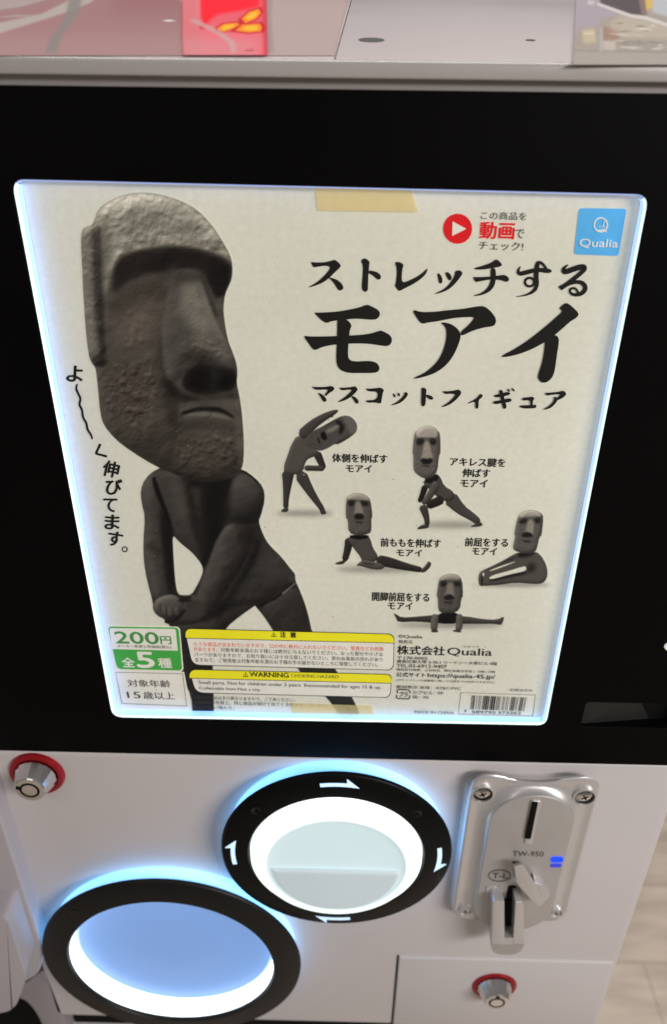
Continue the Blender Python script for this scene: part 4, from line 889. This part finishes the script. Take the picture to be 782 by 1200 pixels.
caution([(216, 736.2), (462.5, 742.8), (461.5, 785.8), (225, 779.6)], (218, 747.8), (461.8, 753.6), [8, 8, 8, 9],
    [('k', [('tri', 321, 743.5, 3.4), ('注', 328.5, 335.5, 740.2, 746.8, .04), ('意', 340.5, 347.5, 740.6, 747, .04)]),
     ('rd2', [('小さな部品が含まれていますので、口の中に絶対に入れないでください。窒息などの危険', 227, 450, 752, 757), ('があります。', 227.5, 255.5, 758, 763)]),
     ('k2', [('対象年齢未満のお子様には絶対に与えないでください。尖った部分や小さな', 259, 449, 759, 764), ('パーツがありますので、お取り扱いには十分注意してください。思わぬ事故の恐れがあり', 228, 448.5, 764.5, 769.3), ('ますので、ご使用後は対象年齢未満のお子様の手の届かないところに保管してください。', 229.5, 443, 770.6, 775.6)])])
caution([(221.5, 784.2), (459.3, 790), (458, 818), (229, 812.2)], (222.3, 794.8), (458.8, 800.8), [8, 6, 8, 9],
    [('k', [('tri', 288, 790.5, 3.4), ('WARNING', 293, 338.5, 787.3, 792.8, .045)]), ('k2', [('CHOKING HAZARD', 341.5, 397, 789.8, 793.6, .008),
     ('Small parts. Not for children under 3 years. Recommended for ages 15 & up.', 233.5, 447, 797.6, 802.6, .004), ('Collectable Item.Not a toy.', 234, 306, 804.4, 808.8, .004)])])
f = Flat(Y1)
f.text('※実際の商品は多少異なりますので、ご了承ください。', 228, 346, 815, 819.2, .004, slope=.028); f.text('※自販機の性質上、同じ商品が続けて出てくる場合がございます。', 228, 385, 820.4, 824.8, .004, slope=.028); f.text('※カプセル1個入り。', 228, 275, 826.2, 830.4, .004, slope=.028)
f.build('footnote_lettering', M['k2'], post)
# maker's block, bottom right
R_ = lambda x, y: (455+x/4.116, 735+y/4.116)
f = Flat(Y1); fk = Flat(Y1)
def rt(fl, t_, x0, x1, y0, y1, b=.018): fl.text(t_, R_(x0, 0)[0], R_(x1, 0)[0], R_(0, y0)[1], R_(0, y1)[1], b, slope=.026)
for a in (('©Qualia', 50, 165, 36, 54), ('発売元', 50, 118, 61, 78), ('〒170-0005', 45, 190, 139, 153), ('豊島区南大塚 2-38-1 リードシー大塚ビル 4階', 43, 525, 155, 171), ('TEL.03-6912-9407', 42, 283, 175, 191),
          ('電話受付時間：土日祝日、弊社休業日を除く 10時~17時', 42, 516, 196, 208), ('(ガチャマシンの故障等に関しては弊社では対応できません)', 40, 512, 247, 258), ('素材表示 本体：ATBC-PVC', 40, 350, 277, 293), ('カプセル：PP', 118, 266, 303, 319), ('袋：PE', 118, 195, 325, 341), ('MADE IN CHINA', 127, 318, 398, 411), ('お問合せ先', 586, 695, 292, 304), ('クオリア', 360, 440, 84, 94)):
    rt(f, *a)
f.build('maker_lettering', M['k2'], post)
rt(fk, '株式会社', 44, 272, 88, 131, .03); rt(fk, 'Qualia', 285, 499, 98, 140, .012); rt(fk, '公式サイト', 40, 180, 217, 238, .03); rt(fk, 'https://qualia-45.jp/', 191, 515, 221, 246, .018); rt(fk, 'プラ', 54, 94, 310, 334, .03)
q = [R_(40, 299), R_(106, 301), R_(106, 345), R_(38, 343)]; fk.ribbon([(*R_(46, 318), 1.3), (*R_(42, 300), 1.3), (*R_(70, 300), 1.3), (*R_(104, 302), 1.3), (*R_(106, 318), 1.3)], it=1); fk.ribbon([(*R_(104, 328), 1.3), (*R_(104, 346), 1.3), (*R_(70, 344), 1.3), (*R_(40, 343), 1.3), (*R_(42, 326), 1.3)], it=1)
fk.build('maker_lettering', M['k'], post)
# barcode
bc = [R_(350, 314), R_(713, 326), R_(699, 430), R_(338, 420)]
f = Flat(Y1); f.frame(bc, .6); bo = f.build('barcode', M['gry'], post)
Lc = ['0001101','0011001','0010011','0111101','0100011','0110001','0101111','0111011','0110111','0001011']
par = {'4': 'LGLLGG'}['4']; dg = '589795373262'
bits = '101' + ''.join((Lc[int(d)] if p_ == 'L' else ''.join('1' if c == '0' else '0' for c in Lc[int(d)])[::-1]) for d, p_ in zip(dg[:6], par)) + '01010' + ''.join(''.join('1' if c == '0' else '0' for c in Lc[int(d)]) for d in dg[6:]) + '101'
f = Flat(Y1-.0004); nb2 = len(bits); tl, tr2, bl2, br2 = np.array(R_(404, 329)), np.array(R_(668, 338)), np.array(R_(397, 396)), np.array(R_(655, 404))
i = 0
while i < nb2:
    if bits[i] == '1':
        j = i
        while j < nb2 and bits[j] == '1': j += 1
        lp = lambda a, b, t: tuple(a+(b-a)*t)
        f.put([lp(tl, tr2, i/nb2), lp(tl, tr2, j/nb2), lp(bl2, br2, j/nb2), lp(bl2, br2, i/nb2)], [(0, 1, 2, 3)]); i = j
    else: i += 1
f.build('bars', M['k2'], bo)
f = Flat(Y1-.0004); rt(f, '4', 366, 378, 398, 411); rt(f, '589795', 404, 518, 402, 415); rt(f, '373262', 530, 640, 405, 418); f.build('digits', M['k2'], bo)

# ------------------------------------------------------------------ masking tape on the poster
def tape_mat():
    m = bpy.data.materials.new('masking_tape'); m.use_nodes = True; nt = m.node_tree; b = nt.nodes['Principled BSDF']; o = nt.nodes['Material Output']
    b.inputs['Base Color'].default_value = (.80, .66, .30, 1); b.inputs['Roughness'].default_value = .6
    b.inputs['Emission Color'].default_value = (.80, .66, .30, 1); b.inputs['Emission Strength'].default_value = BACKLIT
    t = nt.nodes.new('ShaderNodeBsdfTransparent'); mx = nt.nodes.new('ShaderNodeMixShader')
    n = nt.nodes.new('ShaderNodeTexNoise'); n.inputs['Scale'].default_value = 90; mr = nt.nodes.new('ShaderNodeMapRange'); mr.inputs[3].default_value = .28; mr.inputs[4].default_value = .5
    tc = nt.nodes.new('ShaderNodeTexCoord'); nt.links.new(tc.outputs['Object'], n.inputs['Vector']); nt.links.new(n.outputs['Fac'], mr.inputs[0]); nt.links.new(mr.outputs[0], mx.inputs[0])
    nt.links.new(t.outputs[0], mx.inputs[1]); nt.links.new(b.outputs[0], mx.inputs[2]); nt.links.new(mx.outputs[0], o.inputs[0]); return m
M['tape'] = tape_mat()
def tape(pts, label):
    q = [un(x, y, YP-.0032) for x, y in pts]
    o = MB().prism([(p[0], YP-.0036, p[2]) for p in q], [(p[0], YP-.0032, p[2]) for p in q]).build('masking_tape', M['tape'], None, smooth=False)
    return tag(o, label, 'tape', 'pieces of masking tape holding the poster')
tape([(369, 214), (481, 217), (490, 248.5), (373, 246.8)], 'wide strip of yellow masking tape across the top edge of the poster')
tape([(341, 824), (436, 827), (440, 850), (344, 848)], 'strip of yellow masking tape at the bottom edge of the poster, over the printed leg')

# ------------------------------------------------------------------ reflections in the lid, painted as flat patches
def reflection_mat(name, rough, alpha=False, bump=0.0):
    m = bpy.data.materials.new(name); m.use_nodes = True; nt = m.node_tree; b = nt.nodes['Principled BSDF']; o = nt.nodes['Material Output']
    at = nt.nodes.new('ShaderNodeAttribute'); at.attribute_name = 'ink'; nt.links.new(at.outputs['Color'], b.inputs['Base Color']); b.inputs['Roughness'].default_value = rough; b.inputs['Specular IOR Level'].default_value = .22  # here 'ink' holds the painted reflection colours
    if bump:
        tc = nt.nodes.new('ShaderNodeTexCoord'); n2 = nt.nodes.new('ShaderNodeTexNoise'); n2.inputs['Scale'].default_value = 70; n2.inputs['Detail'].default_value = 4
        bp = nt.nodes.new('ShaderNodeBump'); bp.inputs['Strength'].default_value = bump; bp.inputs['Distance'].default_value = .002
        nt.links.new(tc.outputs['Object'], n2.inputs['Vector']); nt.links.new(n2.outputs['Fac'], bp.inputs['Height']); nt.links.new(bp.outputs[0], b.inputs['Normal'])
    if alpha: nt.links.new(at.outputs['Alpha'], b.inputs['Alpha'])
    return m
class Soft:                                  # lid reflections as a flat patch: colours laid in with soft edges on a fine grid
    def __init__(s, x0, x1, y0, y1, col, k=1.6):
        s.x0, s.y0, s.k = x0, y0, k; s.w = int((x1-x0)*k)+1; s.h = int((y1-y0)*k)+1
        s.c = np.tile(np.array(col, float), (s.h, s.w, 1)); s.a = np.ones((s.h, s.w))
    def mask(s, pts, bl):
        P = np.array(pts, float); yy, xx = np.mgrid[0:s.h, 0:s.w]; ss = 2; acc = np.zeros((s.h, s.w))
        for oy in (.25, .75):
            for ox in (.25, .75):
                X = s.x0 + (xx+ox-.5)/s.k; Y = s.y0 + (yy+oy-.5)/s.k; ins = np.zeros((s.h, s.w), bool)
                for i in range(len(P)):
                    (xa, ya), (xb, yb) = P[i], P[i-1]
                    if ya == yb: continue
                    ins ^= ((ya > Y) != (yb > Y)) & (X < (xb-xa)*(Y-ya)/(yb-ya)+xa)
                acc += ins/4
        if bl:
            sg = bl*s.k; n = int(3*sg)+1; t = np.arange(-n, n+1); kk = np.exp(-t*t/(2*sg*sg)); kk /= kk.sum()
            p = np.pad(acc, n, mode='edge'); p = sum(kk[i]*p[:, i:i+s.w] for i in range(2*n+1)); acc = sum(kk[i]*p[i:i+s.h] for i in range(2*n+1))
        return acc
    def lay(s, pts, col, a=1, bl=1.0):
        m = s.mask(pts, bl)[..., None]*a; s.c = s.c*(1-m) + np.array(col, float)*m; return s
    def build(s, name, h, m, parent, noise=0.0):
        c = s.c
        if noise: c = c*(1 + noise*np.random.default_rng(3).standard_normal((s.h, s.w, 1)))
        yy, xx = np.mgrid[0:s.h, 0:s.w]; P = [tuple(unl(s.x0+x/s.k, s.y0+y/s.k, h)*S) for x, y in zip(xx.ravel(), yy.ravel())]
        fs = [(j*s.w+i, (j+1)*s.w+i, (j+1)*s.w+i+1, j*s.w+i+1) for j in range(s.h-1) for i in range(s.w-1)]
        me = bpy.data.meshes.new(name); me.from_pydata(P, [], fs); at = me.color_attributes.new('ink', 'FLOAT_COLOR', 'POINT')
        at.data.foreach_set('color', np.concatenate([np.clip(c, 0, 1), s.a[..., None]], 2).astype(np.float32).ravel())
        me.polygons.foreach_set('use_smooth', [True]*len(me.polygons)); return new_obj(name, me, parent, m)
YT = -8
sheen = thing('pink_reflection', 'pink with pale and grey bands, mirrored in the left of the white lid and painted on a flat patch', 'sheen')  # pink streaks and bands mirrored by the glossy lid, painted in as colour
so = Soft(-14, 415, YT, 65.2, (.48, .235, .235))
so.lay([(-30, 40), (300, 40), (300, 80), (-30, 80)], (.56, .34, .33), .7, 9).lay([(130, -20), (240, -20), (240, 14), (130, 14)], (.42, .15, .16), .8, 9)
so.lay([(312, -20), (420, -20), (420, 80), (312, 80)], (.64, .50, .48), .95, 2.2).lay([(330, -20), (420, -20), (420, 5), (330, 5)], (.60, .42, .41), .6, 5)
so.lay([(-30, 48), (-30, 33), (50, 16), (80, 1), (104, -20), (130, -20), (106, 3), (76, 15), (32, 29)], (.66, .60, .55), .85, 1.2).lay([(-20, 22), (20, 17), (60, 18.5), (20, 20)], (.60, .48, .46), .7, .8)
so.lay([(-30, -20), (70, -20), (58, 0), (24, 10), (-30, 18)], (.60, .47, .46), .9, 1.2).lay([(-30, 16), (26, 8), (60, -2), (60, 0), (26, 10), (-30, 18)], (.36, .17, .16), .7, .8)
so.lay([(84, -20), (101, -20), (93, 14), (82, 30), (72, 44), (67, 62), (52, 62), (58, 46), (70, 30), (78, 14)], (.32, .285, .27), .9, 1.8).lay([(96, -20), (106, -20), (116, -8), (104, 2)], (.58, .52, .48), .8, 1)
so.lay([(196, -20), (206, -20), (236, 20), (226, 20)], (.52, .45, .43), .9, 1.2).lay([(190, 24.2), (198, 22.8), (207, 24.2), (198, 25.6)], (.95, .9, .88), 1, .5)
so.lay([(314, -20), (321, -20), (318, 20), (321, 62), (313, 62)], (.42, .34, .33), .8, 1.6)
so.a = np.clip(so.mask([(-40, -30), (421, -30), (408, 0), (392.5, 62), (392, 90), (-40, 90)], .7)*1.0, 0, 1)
so.build('sheet', .0010, reflection_mat('pink_reflection_gloss', .16, True), sheen, .012)  # flat patch carrying the painted pink reflection
red_refl = thing('red_reflection', 'bright red with orange and yellow marks, mirrored in the lid and painted on a flat patch', 'reflection')  # red seen mirrored in the lid, painted as flat colour with soft edges
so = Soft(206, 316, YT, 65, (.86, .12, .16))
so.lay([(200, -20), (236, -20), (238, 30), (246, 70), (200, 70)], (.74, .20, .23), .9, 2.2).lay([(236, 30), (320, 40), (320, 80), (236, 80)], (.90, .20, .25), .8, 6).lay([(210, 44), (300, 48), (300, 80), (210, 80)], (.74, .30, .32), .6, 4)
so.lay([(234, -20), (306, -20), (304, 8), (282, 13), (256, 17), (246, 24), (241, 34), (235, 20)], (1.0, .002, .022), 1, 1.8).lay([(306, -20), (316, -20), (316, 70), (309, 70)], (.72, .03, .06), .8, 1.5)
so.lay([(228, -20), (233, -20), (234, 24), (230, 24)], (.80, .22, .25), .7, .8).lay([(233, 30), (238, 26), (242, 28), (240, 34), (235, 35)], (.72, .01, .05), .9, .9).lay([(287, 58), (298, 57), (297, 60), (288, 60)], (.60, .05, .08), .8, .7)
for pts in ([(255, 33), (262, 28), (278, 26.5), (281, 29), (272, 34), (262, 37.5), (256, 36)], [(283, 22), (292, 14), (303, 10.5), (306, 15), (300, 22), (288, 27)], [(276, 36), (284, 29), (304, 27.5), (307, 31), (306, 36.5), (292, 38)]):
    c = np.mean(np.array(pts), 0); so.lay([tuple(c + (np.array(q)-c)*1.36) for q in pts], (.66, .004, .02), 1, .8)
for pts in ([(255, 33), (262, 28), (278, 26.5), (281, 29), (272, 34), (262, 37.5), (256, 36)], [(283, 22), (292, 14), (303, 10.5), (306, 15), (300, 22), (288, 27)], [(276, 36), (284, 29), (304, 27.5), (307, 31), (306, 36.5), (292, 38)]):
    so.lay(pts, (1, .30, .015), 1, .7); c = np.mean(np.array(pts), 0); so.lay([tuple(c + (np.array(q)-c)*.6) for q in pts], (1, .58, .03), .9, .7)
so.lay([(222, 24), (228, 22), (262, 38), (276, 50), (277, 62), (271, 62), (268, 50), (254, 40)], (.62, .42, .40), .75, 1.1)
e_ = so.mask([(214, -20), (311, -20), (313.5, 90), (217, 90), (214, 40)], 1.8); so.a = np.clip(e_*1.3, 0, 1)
so.build('reflection_patch', .0030, reflection_mat('red_reflection_gloss', .3, True), red_refl, .01)
for m_ in bpy.data.materials:
    if m_.name == 'red_reflection_gloss': m_.node_tree.nodes['Principled BSDF'].inputs['Specular IOR Level'].default_value = .04
right_refl = thing('right_reflection', 'cream and brown shapes mirrored in the right end of the lid, painted on a flat patch', 'reflection')  # what the lid's right end mirrors, painted in as one flat patch
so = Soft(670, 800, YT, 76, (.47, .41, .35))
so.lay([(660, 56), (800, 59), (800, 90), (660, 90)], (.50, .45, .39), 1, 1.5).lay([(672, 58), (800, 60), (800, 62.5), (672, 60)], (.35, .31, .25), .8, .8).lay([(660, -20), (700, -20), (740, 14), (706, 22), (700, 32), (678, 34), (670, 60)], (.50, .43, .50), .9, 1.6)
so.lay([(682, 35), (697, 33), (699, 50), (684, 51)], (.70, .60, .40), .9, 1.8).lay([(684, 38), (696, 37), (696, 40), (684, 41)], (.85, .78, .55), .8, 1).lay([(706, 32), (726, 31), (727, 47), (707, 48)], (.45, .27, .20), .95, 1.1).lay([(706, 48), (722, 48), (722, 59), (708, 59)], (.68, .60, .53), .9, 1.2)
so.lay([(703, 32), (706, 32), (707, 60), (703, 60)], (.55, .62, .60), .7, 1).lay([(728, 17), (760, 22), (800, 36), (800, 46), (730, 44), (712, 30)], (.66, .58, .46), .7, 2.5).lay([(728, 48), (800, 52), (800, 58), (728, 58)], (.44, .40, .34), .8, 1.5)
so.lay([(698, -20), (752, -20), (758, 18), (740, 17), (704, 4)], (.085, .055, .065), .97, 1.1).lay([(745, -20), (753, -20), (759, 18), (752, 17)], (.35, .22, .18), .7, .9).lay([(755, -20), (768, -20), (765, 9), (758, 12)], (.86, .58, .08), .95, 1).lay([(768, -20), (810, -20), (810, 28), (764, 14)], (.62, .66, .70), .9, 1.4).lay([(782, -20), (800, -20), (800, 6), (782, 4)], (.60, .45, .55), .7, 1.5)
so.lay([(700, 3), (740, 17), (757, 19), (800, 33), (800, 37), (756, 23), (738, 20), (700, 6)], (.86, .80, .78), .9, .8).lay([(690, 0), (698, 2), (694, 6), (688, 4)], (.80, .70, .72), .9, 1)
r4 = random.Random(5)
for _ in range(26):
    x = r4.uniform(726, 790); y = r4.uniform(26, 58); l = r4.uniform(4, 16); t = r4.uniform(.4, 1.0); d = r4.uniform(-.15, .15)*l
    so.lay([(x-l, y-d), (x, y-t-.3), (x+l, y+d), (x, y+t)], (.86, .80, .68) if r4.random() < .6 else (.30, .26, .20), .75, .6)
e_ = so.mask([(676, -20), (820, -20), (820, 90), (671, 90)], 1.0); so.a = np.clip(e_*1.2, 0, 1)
so.build('reflection_patch', .0016, reflection_mat('right_reflection_gloss', .22, True, .15), right_refl, .02)

# ------------------------------------------------------------------ neighbouring machine at the lower left
nbm = thing('neighbouring_machine', 'edge of a grey plastic machine standing against the left side of the white machine', 'machine')
e0 = XL - .006
def pts_xz(l, Y): return [(un(x, y, Y)[0], un(x, y, Y)[2]) for x, y in l]
tq = pts_xz([(1, 970), (51.5, 1118), (45, 1143), (24, 1154), (-40, 1160)], -.05)
colp = rquad([(-1.6, .66), (tq[0][0] - .004, .66)] + tq[1:] + [(-1.6, tq[-1][1])], [.02, .03, .03, .035, .02, .01, .01])
MB().xz(colp, -.05, .9).build('side_post', M['nb'], nbm, bevel=.022, seg=5, ang=60)
blk = rquad(pts_xz([(-60, 1076), (8, 1076), (30, 1143), (20, 1178), (8, 1187), (-60, 1190)], -.13), [.01, .02, .02, .03, .03, .01])
MB().xz(blk, -.13, .3).build('side_block', M['nb'], nbm, bevel=.012, seg=4, ang=40)
arc_ = pts_xz([(-40, 1150), (24, 1158), (48, 1138), (54, 1139), (62, 1160), (76, 1196), (84, 1230), (60, 1230), (50, 1200), (40, 1182), (28, 1170), (10, 1168), (-40, 1175)], .0)
MB().xz(chaikin(arc_, 2), .0, .8).build('foot_bracket', mat('neighbour_grey', (.36, .33, .34), .45, mottle=.05), nbm, bevel=.010, seg=3, ang=40)
MB().box(-2.4, e0-.03, .30, 1.2, -2.9, -1.2).build('shade_gap_block', M['dark'], nbm)  # near-black block standing in for the shadow in the gap
MB().box(-2.4, e0-.05, .32, 1.3, -1.2, .72).build('cabinet', M['nb'], nbm, bevel=.01)

# machine below that carries this one
low = thing('lower_machine', 'second white capsule machine underneath the upper one', 'vending machine')
MB().box(XL, XR, .03, DEP, ZF, ZB-.141).build('cabinet', M['white'], low, bevel=.01)
